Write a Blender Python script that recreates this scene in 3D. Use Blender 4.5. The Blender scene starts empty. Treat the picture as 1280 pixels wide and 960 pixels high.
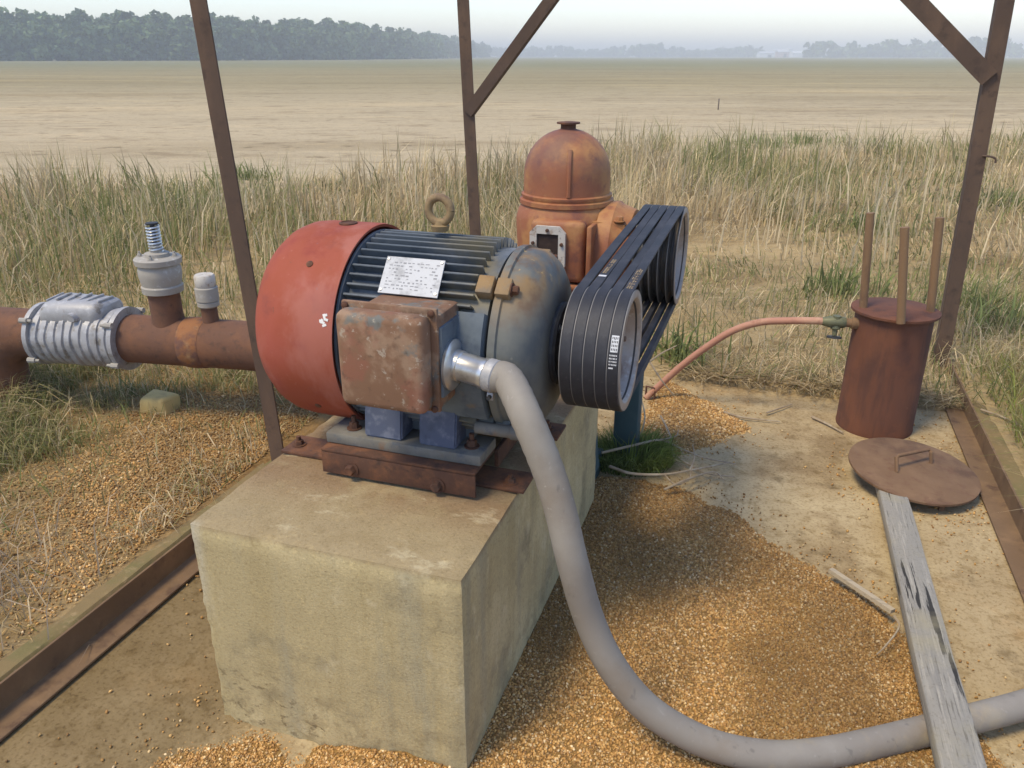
import bpy, bmesh, math, random
import numpy as np
from mathutils import Vector, Matrix, noise as mnoise

random.seed(7)
rng = np.random.default_rng(11)
R = math.radians
S = bpy.context.scene
COL = S.collection

# ------------------------------------------------------------------ camera, sky, sun, exposure
CAM_H, PITCH = 1.6, 22.5
cam_d = bpy.data.cameras.new('camera'); cam = bpy.data.objects.new('camera', cam_d); COL.objects.link(cam)
cam.location = (0, 0, CAM_H); cam.rotation_euler = (R(90 - PITCH), 0, 0)
cam_d.sensor_width = 36; cam_d.lens = 36 * 990 / 1280
cam_d.clip_start = 0.05; cam_d.clip_end = 12000
S.camera = cam

SUN_AZ, SUN_EL = 236.0, 60.0           # compass-like: clockwise from +Y
wd = bpy.data.worlds.new('World'); S.world = wd; wd.use_nodes = True
nt = wd.node_tree; nt.nodes.clear()
sky = nt.nodes.new('ShaderNodeTexSky'); sky.sky_type = 'NISHITA'; sky.sun_disc = False
sky.sun_elevation = R(SUN_EL); sky.sun_rotation = R(SUN_AZ)
sky.air_density = 1.15; sky.dust_density = 0.5; sky.ozone_density = 1.0
bgn = nt.nodes.new('ShaderNodeBackground'); bgn.inputs['Strength'].default_value = 0.112
wo = nt.nodes.new('ShaderNodeOutputWorld')
wb = nt.nodes.new('ShaderNodeMix'); wb.data_type = 'RGBA'; wb.blend_type = 'MULTIPLY'; wb.inputs[0].default_value = 1; wb.inputs[7].default_value = (.96, .95, 1.04, 1)   # white balance of the hazy sky
nt.links.new(sky.outputs[0], wb.inputs[6]); nt.links.new(wb.outputs[2], bgn.inputs[0]); nt.links.new(bgn.outputs[0], wo.inputs[0])
sd = bpy.data.lights.new('sun', 'SUN'); sd.energy = 1.5; sd.angle = R(16); sd.color = (1.0, 0.86, 0.58)
sun = bpy.data.objects.new('sun', sd); COL.objects.link(sun)
sdir = Vector((math.sin(R(SUN_AZ)) * math.cos(R(SUN_EL)), math.cos(R(SUN_AZ)) * math.cos(R(SUN_EL)), math.sin(R(SUN_EL))))
sun.rotation_euler = sdir.to_track_quat('Z', 'Y').to_euler(); sun.location = sdir * 30
S.view_settings.view_transform = 'Standard'; S.view_settings.look = 'None'
S.view_settings.exposure = 1.2; S.view_settings.gamma = 1
S.cycles.use_denoising = True; S.cycles.max_bounces = 6; S.cycles.volume_bounces = 0
S.cycles.transparent_max_bounces = 8

# ------------------------------------------------------------------ frame of the concrete block: a = along the motor shaft, b = away, z = up
O = Vector((-0.105, 1.364, 0)); TH = R(-18.6)
U = Vector((math.cos(TH), math.sin(TH), 0)); V = Vector((-math.sin(TH), math.cos(TH), 0))
def W(a, b, z=0): return O + U * a + V * b + Vector((0, 0, z))
def L2W(arr):
    arr = np.asarray(arr, float); out = np.empty_like(arr)
    out[:, 0] = O.x + U.x * arr[:, 0] + V.x * arr[:, 1]; out[:, 1] = O.y + U.y * arr[:, 0] + V.y * arr[:, 1]
    out[:, 2] = arr[:, 2]; return out
def loc_of(x, y): d = Vector((x - O.x, y - O.y, 0)); return d.dot(U), d.dot(V)

# ------------------------------------------------------------------ materials
MATS = {}
def M(name, base, layers=(), rough=.7, metal=0.0, bump=None, attr=None, spec=.35, transl=0):
    m = bpy.data.materials.new(name); m.use_nodes = True; t = m.node_tree; N = t.nodes; Lk = t.links
    bs = N['Principled BSDF']; bs.inputs['Metallic'].default_value = metal
    bs.inputs['Specular IOR Level'].default_value = spec
    tc = N.new('ShaderNodeTexCoord'); src = tc.outputs['Object']
    def noise(scale, detail=6, stretch=(1, 1, 1), kind='noise', seed=0, dist=0.0):
        mp = N.new('ShaderNodeMapping'); Lk.new(src, mp.inputs[0]); mp.inputs['Scale'].default_value = stretch
        mp.inputs['Location'].default_value = (seed * 3.1, seed * 1.7, seed * 2.3)
        if kind == 'noise':
            n = N.new('ShaderNodeTexNoise'); n.inputs['Scale'].default_value = scale; n.inputs['Detail'].default_value = detail
            n.inputs['Roughness'].default_value = .62; n.inputs['Distortion'].default_value = dist; o = n.outputs[0]
        else:
            n = N.new('ShaderNodeTexVoronoi'); n.inputs['Scale'].default_value = scale
            if kind == 'edge': n.feature = 'DISTANCE_TO_EDGE'
            o = n.outputs[0]
        Lk.new(mp.outputs[0], n.inputs[0]); return o
    def mrange(val, lo, hi, smooth=True):
        r = N.new('ShaderNodeMapRange'); r.interpolation_type = 'SMOOTHSTEP' if smooth else 'LINEAR'
        r.inputs[1].default_value = lo; r.inputs[2].default_value = hi; Lk.new(val, r.inputs[0]); return r.outputs[0]
    def mul(x, y):
        q = N.new('ShaderNodeMath'); q.operation = 'MULTIPLY'; Lk.new(x, q.inputs[0])
        if isinstance(y, (int, float)): q.inputs[1].default_value = y
        else: Lk.new(y, q.inputs[1])
        return q.outputs[0]
    WARM = dict(block_concrete=(1.15, 1.10, .98), slab_concrete=(1.06, .97, .74), mossy_edge=(1.08, .97, .76), pea_gravel=(1.09, .96, .74), gravel_bed=(1.03, .98, .82), grass_blade=(1.03, .97, .86), grey_weathered_wood=(1.04, 1.0, .9), field_and_verge=(1.05, .98, .86), rust_lid=(1.0, 1.0, .8), grey_conduit=(1.03, .99, .93), rail_rust=(1.1, 1.0, .78), post_rust=(1.06, 1.0, .82), rust_dark=(1.06, 1.0, .85), rust_pipe=(1.0, 1.0, .85), pale_stone=(1.2, 1.0, .7)).get(name)
    if attr:
        an = N.new('ShaderNodeAttribute'); an.attribute_name = attr; cur = an.outputs['Color']
    else:
        rgb = N.new('ShaderNodeRGB'); rgb.outputs[0].default_value = (*base, 1); cur = rgb.outputs[0]
    rv = N.new('ShaderNodeValue'); rv.outputs[0].default_value = rough; rcur = rv.outputs[0]
    for k, ly in enumerate(layers):
        f = mrange(noise(ly.get('scale', 8), ly.get('detail', 6), ly.get('stretch', (1, 1, 1)), ly.get('kind', 'noise'), ly.get('seed', k + 1), ly.get('dist', 0)), ly['lo'], ly['hi'])
        if 'fac' in ly: f = mul(f, ly['fac'])
        for ax, lo, hi in ly.get('pos', ()):
            sp = N.new('ShaderNodeSeparateXYZ'); Lk.new(src, sp.inputs[0]); f = mul(f, mrange(sp.outputs['XYZ'.index(ax)], lo, hi))
        mx = N.new('ShaderNodeMix'); mx.data_type = 'RGBA'
        if ly.get('multiply'): mx.blend_type = 'MULTIPLY'
        Lk.new(f, mx.inputs[0]); Lk.new(cur, mx.inputs[6]); mx.inputs[7].default_value = (*ly['color'], 1); cur = mx.outputs[2]
        if 'rough' in ly:
            mr = N.new('ShaderNodeMix'); Lk.new(f, mr.inputs[0]); Lk.new(rcur, mr.inputs[2]); mr.inputs[3].default_value = ly['rough']; rcur = mr.outputs[0]
    if WARM:
        mx = N.new('ShaderNodeMix'); mx.data_type = 'RGBA'; mx.blend_type = 'MULTIPLY'; mx.inputs[0].default_value = 1; Lk.new(cur, mx.inputs[6]); mx.inputs[7].default_value = (*WARM, 1); cur = mx.outputs[2]
    Lk.new(cur, bs.inputs['Base Color']); Lk.new(rcur, bs.inputs['Roughness'])
    if bump:
        prev = None
        for sc, st, d, *rest in bump:
            b = N.new('ShaderNodeBump'); b.inputs['Strength'].default_value = st; b.inputs['Distance'].default_value = d
            Lk.new(noise(sc, 7, rest[0] if rest else (1, 1, 1), rest[1] if len(rest) > 1 else 'noise', 9), b.inputs['Height'])
            if prev: Lk.new(prev, b.inputs['Normal'])
            prev = b.outputs[0]
        Lk.new(prev, bs.inputs['Normal'])
    if transl:
        out = [n for n in N if n.type == 'OUTPUT_MATERIAL'][0]; tr = N.new('ShaderNodeBsdfTranslucent'); ms = N.new('ShaderNodeMixShader')
        Lk.new(cur, tr.inputs[0]); ms.inputs[0].default_value = transl
        Lk.new(bs.outputs[0], ms.inputs[1]); Lk.new(tr.outputs[0], ms.inputs[2]); Lk.new(ms.outputs[0], out.inputs[0])
    MATS[name] = m; return m

DUST = (.36, .29, .20)
rust_dark = M('rust_dark', (.085, .042, .030), [dict(color=(.17, .075, .04), scale=14, lo=.42, hi=.68), dict(color=(.045, .028, .024), scale=30, lo=.5, hi=.75), dict(color=(.21, .13, .09), scale=70, lo=.6, hi=.8, fac=.6)], rough=.85, bump=[(90, .35, .003)])
rust_pipe = M('rust_pipe', (.14, .068, .048), [dict(color=(.19, .085, .05), scale=9, lo=.4, hi=.7), dict(color=(.08, .045, .036), scale=22, lo=.5, hi=.75), dict(color=(.3, .2, .14), scale=60, lo=.62, hi=.8, fac=.5)], rough=.85, bump=[(80, .4, .003)])
rust_orange = M('rust_orange', (.27, .115, .045), [dict(color=(.34, .2, .09), scale=18, lo=.5, hi=.7), dict(color=(.14, .07, .05), scale=10, lo=.45, hi=.6), dict(color=(.2, .07, .03), scale=30, lo=.55, hi=.75)], rough=.85, bump=[(80, .3, .003)])
rust_gear = M('rust_gear', (.29, .105, .048), [dict(color=(.40, .19, .07), scale=5, lo=.44, hi=.60), dict(color=(.17, .065, .045), scale=9, lo=.50, hi=.66), dict(color=(.42, .24, .10), scale=26, lo=.6, hi=.8, fac=.7),
              dict(color=(.15, .07, .055), scale=7, lo=.35, hi=.6, pos=[('Z', .62, .78)], fac=.75), dict(color=(.06, .035, .03), scale=55, lo=.66, hi=.78, fac=.7)], rough=.62, bump=[(45, .25, .004), (160, .2, .002)])
rust_barrel = M('rust_barrel', (.135, .053, .030), [dict(color=(.075, .035, .026), scale=6, lo=.5, hi=.62, stretch=(1.5, 1.5, .2), fac=.8), dict(color=(.19, .072, .034), scale=5, lo=.42, hi=.68, stretch=(1, 1, .4)), dict(color=(.10, .042, .028), scale=9, lo=.48, hi=.75), dict(color=(.28, .14, .08), scale=45, lo=.63, hi=.8, fac=.5)], rough=.85, bump=[(90, .25, .003)])
rust_lid = M('rust_lid', (.17, .098, .066), [dict(color=(.10, .055, .042), scale=5, lo=.5, hi=.62, fac=.7), dict(color=(.21, .125, .085), scale=8, lo=.42, hi=.7), dict(color=(.14, .07, .05), scale=20, lo=.5, hi=.75), dict(color=(.32, .2, .13), scale=60, lo=.62, hi=.8, fac=.6)], rough=.88, bump=[(110, .3, .002)])
rod_mat = M('rod_brown', (.22, .13, .065), [dict(color=(.13, .075, .045), scale=16, lo=.45, hi=.7, stretch=(1, 1, .3)), dict(color=(.3, .2, .1), scale=40, lo=.58, hi=.8)], rough=.8, bump=[(120, .3, .002)])
post_mat = M('post_rust', (.082, .055, .046), [dict(color=(.12, .078, .06), scale=6, lo=.42, hi=.7, stretch=(1, 1, .35)), dict(color=(.06, .04, .036), scale=18, lo=.5, hi=.74), dict(color=(.22, .12, .07), scale=60, lo=.64, hi=.8, fac=.6)], rough=.8, bump=[(100, .3, .002)])
rail_mat = M('rail_rust', (.15, .10, .066), [dict(color=(.21, .14, .09), scale=6, lo=.42, hi=.7), dict(color=(.085, .052, .04), scale=14, lo=.5, hi=.74), dict(color=(.3, .22, .14), scale=40, lo=.62, hi=.8, fac=.7)], rough=.85, bump=[(90, .3, .002)])
red_paint = M('red_paint', (.30, .070, .034), [dict(color=(.34, .085, .055), scale=4, lo=.4, hi=.7), dict(color=(.235, .042, .03), scale=9, lo=.5, hi=.75), dict(color=(.16, .12, .13), scale=13, lo=.67, hi=.71, fac=.8), dict(color=(.17, .05, .04), scale=6, lo=.54, hi=.68, fac=.6), dict(color=(.42, .17, .13), scale=3.5, lo=.5, hi=.62, stretch=(1, 1, .5), fac=.5), dict(color=(.22, .09, .06), scale=8, lo=.5, hi=.62, pos=[('Z', .08, .02)], fac=.7), dict(color=(.13, .07, .05), scale=38, lo=.68, hi=.74, fac=.8), dict(color=(.45, .2, .15), scale=70, lo=.62, hi=.8, fac=.5)], rough=.68, bump=[(60, .08, .002)], spec=.22)
blue_paint = M('blue_paint', (.085, .105, .125), [dict(color=(.14, .165, .18), scale=7, lo=.42, hi=.7), dict(color=(.045, .055, .075), scale=15, lo=.5, hi=.75), dict(color=(.22, .15, .08), scale=10, lo=.6, hi=.74, fac=.8), dict(color=(.3, .3, .28), scale=60, lo=.64, hi=.8, fac=.6)], rough=.6, bump=[(80, .15, .002)])
fin_paint = M('fin_paint', (.08, .095, .11), [dict(color=(.17, .18, .19), scale=6, lo=.42, hi=.7), dict(color=(.03, .04, .055), scale=12, lo=.5, hi=.75), dict(color=(.17, .14, .08), scale=5, lo=.45, hi=.65, pos=[('X', -.02, .14)], fac=.8), dict(color=(.3, .3, .3), scale=60, lo=.66, hi=.8, fac=.5)], rough=.55, bump=[(80, .15, .002)])
bell_paint = M('bell_paint', (.15, .15, .13), [dict(color=(.085, .095, .10), scale=6, lo=.45, hi=.7), dict(color=(.27, .16, .06), scale=6, lo=.34, hi=.54, pos=[('Z', .34, .47)]), dict(color=(.14, .075, .04), scale=14, lo=.5, hi=.68, pos=[('Z', .30, .48)]), dict(color=(.5, .33, .12), scale=26, lo=.62, hi=.72, pos=[('Z', .4, .5)]), dict(color=(.3, .28, .22), scale=50, lo=.62, hi=.8, fac=.6)], rough=.65, bump=[(70, .25, .003)])
box_paint = M('box_rust', (.205, .11, .062), [dict(color=(.29, .185, .115), scale=14, lo=.46, hi=.62), dict(color=(.27, .095, .06), scale=9, lo=.54, hi=.66, fac=.5), dict(color=(.13, .15, .14), scale=12, lo=.56, hi=.64, fac=.8), dict(color=(.09, .05, .03), scale=6, lo=.55, hi=.68, fac=.7), dict(color=(.4, .34, .26), scale=50, lo=.60, hi=.68, fac=.7), dict(color=(.10, .06, .04), scale=40, lo=.55, hi=.75, fac=.8)], rough=.8, bump=[(90, .25, .002)])
foot_paint = M('foot_paint', (.145, .135, .115), [dict(color=(.2, .185, .155), scale=10, lo=.42, hi=.68), dict(color=(.07, .085, .11), scale=18, lo=.5, hi=.72), dict(color=(.2, .12, .07), scale=14, lo=.6, hi=.74)], rough=.75, bump=[(90, .2, .002)])
gusset_paint = M('gusset_paint', (.075, .09, .14), [dict(color=(.14, .155, .21), scale=30, lo=.45, hi=.65), dict(color=(.05, .06, .09), scale=14, lo=.55, hi=.75)], rough=.65, bump=[(120, .2, .001)])
black_iron = M('black_iron', (.028, .029, .032), [dict(color=(.07, .065, .06), scale=20, lo=.5, hi=.75)], rough=.6, bump=[(80, .2, .002)])
belt_mat = M('belt_rubber', (.022, .022, .027), [dict(color=(.045, .044, .05), scale=9, lo=.42, hi=.7), dict(color=(.075, .072, .075), scale=50, lo=.6, hi=.8, fac=.5)], rough=.62, bump=[(300, .15, .0008)], spec=.4)
groove_mat = M('sheave_groove', (.09, .085, .08), [dict(color=(.16, .12, .09), scale=20, lo=.5, hi=.7)], rough=.55, metal=.3)
sheave_mat = M('sheave_iron', (.36, .31, .27), [dict(color=(.24, .16, .11), scale=14, lo=.45, hi=.7), dict(color=(.48, .44, .4), scale=40, lo=.55, hi=.75)], rough=.5, metal=.25, bump=[(80, .15, .001)])
land_mat = M('sheave_land', (.20, .19, .18), rough=.6, metal=.2)
web_mat = M('sheave_web', (.17, .115, .085), [dict(color=(.09, .06, .05), scale=14, lo=.45, hi=.7)], rough=.8)
teal_paint = M('teal_paint', (.04, .075, .08), [dict(color=(.08, .115, .11), scale=8, lo=.45, hi=.7), dict(color=(.13, .08, .05), scale=12, lo=.6, hi=.75)], rough=.7, bump=[(80, .2, .002)])
alu = M('bare_aluminium', (.36, .35, .345), [dict(color=(.2, .17, .13), scale=16, lo=.55, hi=.66, fac=.8), dict(color=(.22, .21, .20), scale=12, lo=.5, hi=.75), dict(color=(.48, .47, .46), scale=40, lo=.5, hi=.75)], rough=.55, metal=.2, bump=[(70, .2, .002)])
zinc = M('zinc_fitting', (.58, .57, .55), [dict(color=(.4, .39, .36), scale=25, lo=.5, hi=.75)], rough=.3, metal=.8, bump=[(90, .06, .001)])
grey_valve = M('valve_grey', (.34, .31, .265), [dict(color=(.30, .27, .22), scale=12, lo=.48, hi=.72), dict(color=(.5, .48, .44), scale=30, lo=.55, hi=.75)], rough=.75, bump=[(80, .2, .002)])
window_white = M('window_frame_white', (.52, .48, .42), [dict(color=(.30, .2, .13), scale=30, lo=.52, hi=.72), dict(color=(.2, .16, .13), scale=60, lo=.6, hi=.75)], rough=.7)
glass_dark = M('window_dark_glass', (.05, .035, .03), [dict(color=(.10, .07, .05), scale=15, lo=.45, hi=.7)], rough=.25)
plate_metal = M('nameplate_metal', (.48, .48, .48), [dict(color=(.30, .30, .30), scale=20, lo=.46, hi=.65)], rough=.5)
plate_ink = M('nameplate_ink', (.22, .22, .23), rough=.5)
white_print = M('white_print', (.60, .60, .60), [dict(color=(.1, .1, .1), scale=120, lo=.6, hi=.7)], rough=.7)
yellow_print = M('yellow_print', (.42, .30, .16), [dict(color=(.06, .05, .05), scale=90, lo=.5, hi=.6)], rough=.7)
brass_eye = M('eyebolt_rust', (.27, .185, .09), [dict(color=(.16, .10, .06), scale=30, lo=.45, hi=.7)], rough=.7, bump=[(120, .3, .001)])
hose_mat = M('grey_conduit', (.235, .215, .19), [dict(color=(.20, .15, .10), scale=3, lo=.52, hi=.72, fac=.55), dict(color=(.12, .11, .10), scale=28, lo=.62, hi=.68, fac=.55, stretch=(1, 1, .4)), dict(color=(.36, .30, .20), scale=7, lo=.54, hi=.66, pos=[('Z', -.70, -.88)], fac=.7), dict(color=(.40, .39, .37), scale=60, lo=.62, hi=.7, fac=.4), dict(color=(.28, .26, .23), scale=5, lo=.42, hi=.7), dict(color=(.24, .22, .19), scale=30, lo=.6, hi=.8, fac=.6)], rough=.62, bump=[(60, .05, .001)], spec=.3)
red_hose_mat = M('terracotta_hose', (.42, .20, .13), [dict(color=(.5, .3, .19), scale=7, lo=.45, hi=.7), dict(color=(.3, .13, .08), scale=20, lo=.55, hi=.75)], rough=.65)
wood_mat = M('grey_weathered_wood', (.27, .255, .235), [dict(color=(.22, .21, .20), scale=5, lo=.5, hi=.68, stretch=(9, .5, 9)), dict(color=(.37, .345, .31), scale=14, lo=.5, hi=.7, stretch=(7, .35, 7)), dict(color=(.13, .12, .105), scale=26, lo=.57, hi=.66, stretch=(7, .3, 7), fac=.8), dict(color=(.7, .66, .6), scale=120, lo=.5, hi=.7, multiply=True, fac=.6), dict(color=(.035, .032, .03), scale=1.5, lo=.585, hi=.61, stretch=(18, 1.1, 18)), dict(color=(.33, .29, .19), scale=4, lo=.5, hi=.7, fac=.5)], rough=.85, bump=[(16, .5, .004, (7, .3, 7))])
lath_mat = M('lath_wood', (.42, .34, .23), [dict(color=(.3, .25, .18), scale=20, lo=.5, hi=.7, stretch=(.2, 5, 5))], rough=.85)
twig_mat = M('twig', (.34, .26, .17), [dict(color=(.22, .16, .10), scale=30, lo=.45, hi=.7), dict(color=(.45, .38, .27), scale=12, lo=.5, hi=.7)], rough=.9)
stone_mat = M('pale_stone', (.46, .40, .22), [dict(color=(.36, .30, .17), scale=20, lo=.45, hi=.7)], rough=.9, bump=[(60, .4, .004)])
block_conc = M('block_concrete', (.37, .31, .185), [dict(color=(.44, .375, .235), scale=3.2, lo=.42, hi=.66), dict(color=(.25, .215, .14), scale=6, lo=.5, hi=.72), dict(color=(.30, .27, .19), scale=5, lo=.5, hi=.72, stretch=(2.4, 2.4, .25), fac=.8),
             dict(color=(.27, .215, .135), scale=4, lo=.1, hi=.4, pos=[('Z', .57, .588)], fac=.85), dict(color=(.19, .12, .075), scale=5, lo=.36, hi=.56, pos=[('Z', .57, .588), ('Y', -.5, -.28)], fac=.7), dict(color=(.52, .47, .35), scale=7, lo=.58, hi=.70, stretch=(1.2, 1.8, 1), fac=.45), dict(color=(.48, .46, .40), scale=9, lo=.38, hi=.6, pos=[('X', -.30, -.345), ('Y', -.56, -.60), ('Z', .25, .5)], fac=.8), dict(color=(.22, .18, .11), scale=16, lo=.52, hi=.62, pos=[('Z', .24, .04)], fac=.6), dict(color=(.10, .075, .045), scale=30, lo=.56, hi=.62, stretch=(1, 1, 1.5), pos=[('Z', .26, .10), ('X', .15, -.2)], fac=.6), dict(color=(.12, .09, .055), scale=11, lo=.70, hi=.72, stretch=(1, 1, 3), fac=.7), dict(color=(.70, .68, .64), scale=120, lo=.48, hi=.68, multiply=True, fac=.6), dict(color=(.80, .77, .70), scale=7, lo=.46, hi=.62, stretch=(2.5, 2.5, .12), multiply=True, fac=.35), dict(color=(1.3, 1.28, 1.22), scale=210, lo=.54, hi=.7, multiply=True, fac=.8), dict(color=(1.18, 1.16, 1.1), scale=45, lo=.55, hi=.7, multiply=True, fac=.7)], rough=.95, spec=.15, bump=[(60, .25, .004), (170, .5, .003)])
slab_conc = M('slab_concrete', (.36, .29, .20), [dict(color=(.45, .38, .28), scale=1.3, lo=.42, hi=.62), dict(color=(.25, .19, .125), scale=2.3, lo=.52, hi=.70), dict(color=(.36, .22, .10), scale=1.8, lo=.54, hi=.7, fac=.7), dict(color=(.15, .115, .075), scale=9, lo=.56, hi=.75, fac=.7), dict(color=(.155, .115, .065), scale=1.1, lo=.2, hi=.5, pos=[('X', -.45, -.75)], fac=.85), dict(color=(.6, .56, .5), scale=85, lo=.48, hi=.68, multiply=True, fac=.8), dict(color=(1.3, 1.26, 1.2), scale=150, lo=.55, hi=.7, multiply=True, fac=.8), dict(color=(.72, .68, .6), scale=22, lo=.5, hi=.66, multiply=True, fac=.8), dict(color=(.4, .35, .28), scale=14, lo=.66, hi=.72, multiply=True, fac=.8)], rough=.95, spec=.15, bump=[(6, .3, .012), (110, .4, .002)])
moss_conc = M('mossy_edge', (.20, .155, .085), [dict(color=(.16, .145, .07), scale=6, lo=.45, hi=.65), dict(color=(.3, .24, .15), scale=30, lo=.55, hi=.75)], rough=.95, bump=[(50, .5, .006)])
attr_stone = M('pea_gravel', (0, 0, 0), [], rough=.75, attr='tint', spec=.25)
attr_blade = M('grass_blade', (0, 0, 0), [], rough=.75, attr='tint', spec=.15, transl=.42)
gravel_bed_mat = M('gravel_bed', (.27, .165, .065), [dict(color=(.38, .24, .10), scale=90, lo=.4, hi=.7), dict(color=(.10, .055, .025), scale=140, lo=.5, hi=.7), dict(color=(.17, .095, .04), scale=2.5, lo=.5, hi=.7, fac=.6)], rough=.95, spec=.1, bump=[(120, .8, .008)])
attr_leaf = M('wood_leaves', (0, 0, 0), [], rough=.7, attr='tint', spec=.15, transl=.2)
white_wall = M('white_metal_wall', (.75, .75, .74), [dict(color=(.6, .6, .6), scale=1, lo=.5, hi=.7)], rough=.6)
pink_wall = M('pinkish_wall', (.55, .42, .38), rough=.8)
roof_grey = M('pale_roof', (.55, .55, .56), rough=.5)
dark_open = M('dark_opening', (.08, .08, .09), rough=.7)
post_wood = M('stake_wood', (.16, .13, .10), rough=.9)

# ------------------------------------------------------------------ mesh helpers
def nb(): return bmesh.new()
def box(bm, c, s, bev=0.0, rot=None, seg=2):
    r = bmesh.ops.create_cube(bm, size=1.0); vs = r['verts']
    bmesh.ops.scale(bm, vec=s, verts=vs)
    if bev > 0:
        es = list({e for v in vs for e in v.link_edges})
        q = bmesh.ops.bevel(bm, geom=es, offset=bev, segments=seg, profile=.5, affect='EDGES')
        vs = list({v for f in q['faces'] for v in f.verts} | {v for v in vs if v.is_valid})
        seen = set(vs); stack = list(vs)
        while stack:
            v = stack.pop()
            for e in v.link_edges:
                o = e.other_vert(v)
                if o not in seen: seen.add(o); stack.append(o)
        vs = list(seen)
    if rot is not None: bmesh.ops.transform(bm, matrix=rot.to_4x4(), verts=vs)
    bmesh.ops.translate(bm, vec=c, verts=vs)
    return vs
def basis(d):
    d = Vector(d).normalized(); h = Vector((0, 0, 1)) if abs(d.z) < .9 else Vector((1, 0, 0))
    x = h.cross(d).normalized(); y = d.cross(x).normalized(); return x, y, d
def lathe(bm, prof, org, axis, n=32, cap0=True, cap1=True, a0=0.0, a1=2 * math.pi):
    x, y, d = basis(axis); org = Vector(org); rings = []
    full = abs(a1 - a0 - 2 * math.pi) < 1e-6
    cnt = n if full else n + 1
    for t, r in prof:
        ring = []
        for k in range(cnt):
            an = a0 + (a1 - a0) * k / n
            ring.append(bm.verts.new(org + d * t + x * (r * math.cos(an)) + y * (r * math.sin(an))))
        rings.append(ring)
    for i in range(len(rings) - 1):
        for k in range(n):
            bm.faces.new((rings[i][k], rings[i][(k + 1) % cnt], rings[i + 1][(k + 1) % cnt], rings[i + 1][k]))
    if full:
        if cap0: bm.faces.new(list(reversed(rings[0])))
        if cap1: bm.faces.new(rings[-1])
def catmull(pts, n=8):
    pts = [Vector(p) for p in pts]; P = [pts[0] * 2 - pts[1]] + pts + [pts[-1] * 2 - pts[-2]]; out = []
    for i in range(1, len(P) - 2):
        for k in range(n):
            t = k / n; p0, p1, p2, p3 = P[i - 1:i + 3]
            out.append(.5 * ((2 * p1) + (p2 - p0) * t + (2 * p0 - 5 * p1 + 4 * p2 - p3) * t * t + (3 * p1 - p0 - 3 * p2 + p3) * t ** 3))
    out.append(pts[-1]); return out
def tube(bm, pts, rad, n=12, cap=True):
    pts = [Vector(p) for p in pts]; m = len(pts); rad = rad if isinstance(rad, (list, tuple)) else [rad] * m
    tang = [(pts[min(i + 1, m - 1)] - pts[max(i - 1, 0)]).normalized() for i in range(m)]
    x, y, d = basis(tang[0]); rings = []
    for i in range(m):
        q = tang[i]; x = (x - q * x.dot(q)).normalized(); y = q.cross(x)
        rings.append([bm.verts.new(pts[i] + (x * math.cos(2 * math.pi * k / n) + y * math.sin(2 * math.pi * k / n)) * rad[i]) for k in range(n)])
    for i in range(m - 1):
        for k in range(n): bm.faces.new((rings[i][k], rings[i][(k + 1) % n], rings[i + 1][(k + 1) % n], rings[i + 1][k]))
    if cap: bm.faces.new(list(reversed(rings[0]))); bm.faces.new(rings[-1])
def prism(bm, poly, d):
    """extrude a planar polygon (3-D points) by vector d"""
    d = Vector(d); A = [bm.verts.new(Vector(p)) for p in poly]; B = [bm.verts.new(Vector(p) + d) for p in poly]
    n = len(A); bm.faces.new(list(reversed(A))); bm.faces.new(B)
    for k in range(n): bm.faces.new((A[k], A[(k + 1) % n], B[(k + 1) % n], B[k]))
def hexbolt(bm, c, axis, r=.014, h=.012, stud=.0):
    lathe(bm, [(0, r * 1.5), (.003, r * 1.5)], c, axis, 16)
    lathe(bm, [(.003, r), (.003 + h * .8, r), (.003 + h, r * .85)], c, axis, 6)
    if stud > 0: lathe(bm, [(.003 + h, r * .5), (h + stud, r * .5)], c, axis, 10)

ORG = {}
def tag(o, label=None, cat=None, group=None, kind=None):
    if label: o['label'] = label
    if cat: o['category'] = cat
    if group: o['group'] = group
    if kind: o['kind'] = kind
    return o
def thing(name, label, cat, org, group=None):
    o = bpy.data.objects.new(name, None); COL.objects.link(o); o.empty_display_size = .1
    o.location = W(*org); o.rotation_euler = (0, 0, TH); ORG[o.name] = Vector(org); tag(o, label, cat, group); return o
def finish(bm, name, mat, sharp=38):
    bmesh.ops.recalc_face_normals(bm, faces=bm.faces[:]); me = bpy.data.meshes.new(name); bm.to_mesh(me); bm.free()
    me.polygons.foreach_set('use_smooth', [True] * len(me.polygons)); me.set_sharp_from_angle(angle=R(sharp)); me.materials.append(mat); return me
def part(name, bm, mat, parent, sharp=38, label=None):
    org = ORG[parent.name]; bmesh.ops.translate(bm, vec=-org, verts=bm.verts[:])
    o = bpy.data.objects.new(name, finish(bm, name, mat, sharp)); COL.objects.link(o); o.parent = parent; ORG[o.name] = org
    if label: o['label'] = label
    return o
def solo(name, bm, mat, org, label=None, cat=None, group=None, kind=None, sharp=38):
    org = Vector(org); bmesh.ops.translate(bm, vec=-org, verts=bm.verts[:])
    o = bpy.data.objects.new(name, finish(bm, name, mat, sharp)); COL.objects.link(o); o.location = W(*org); o.rotation_euler = (0, 0, TH)
    ORG[o.name] = org; tag(o, label, cat, group, kind); return o
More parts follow.
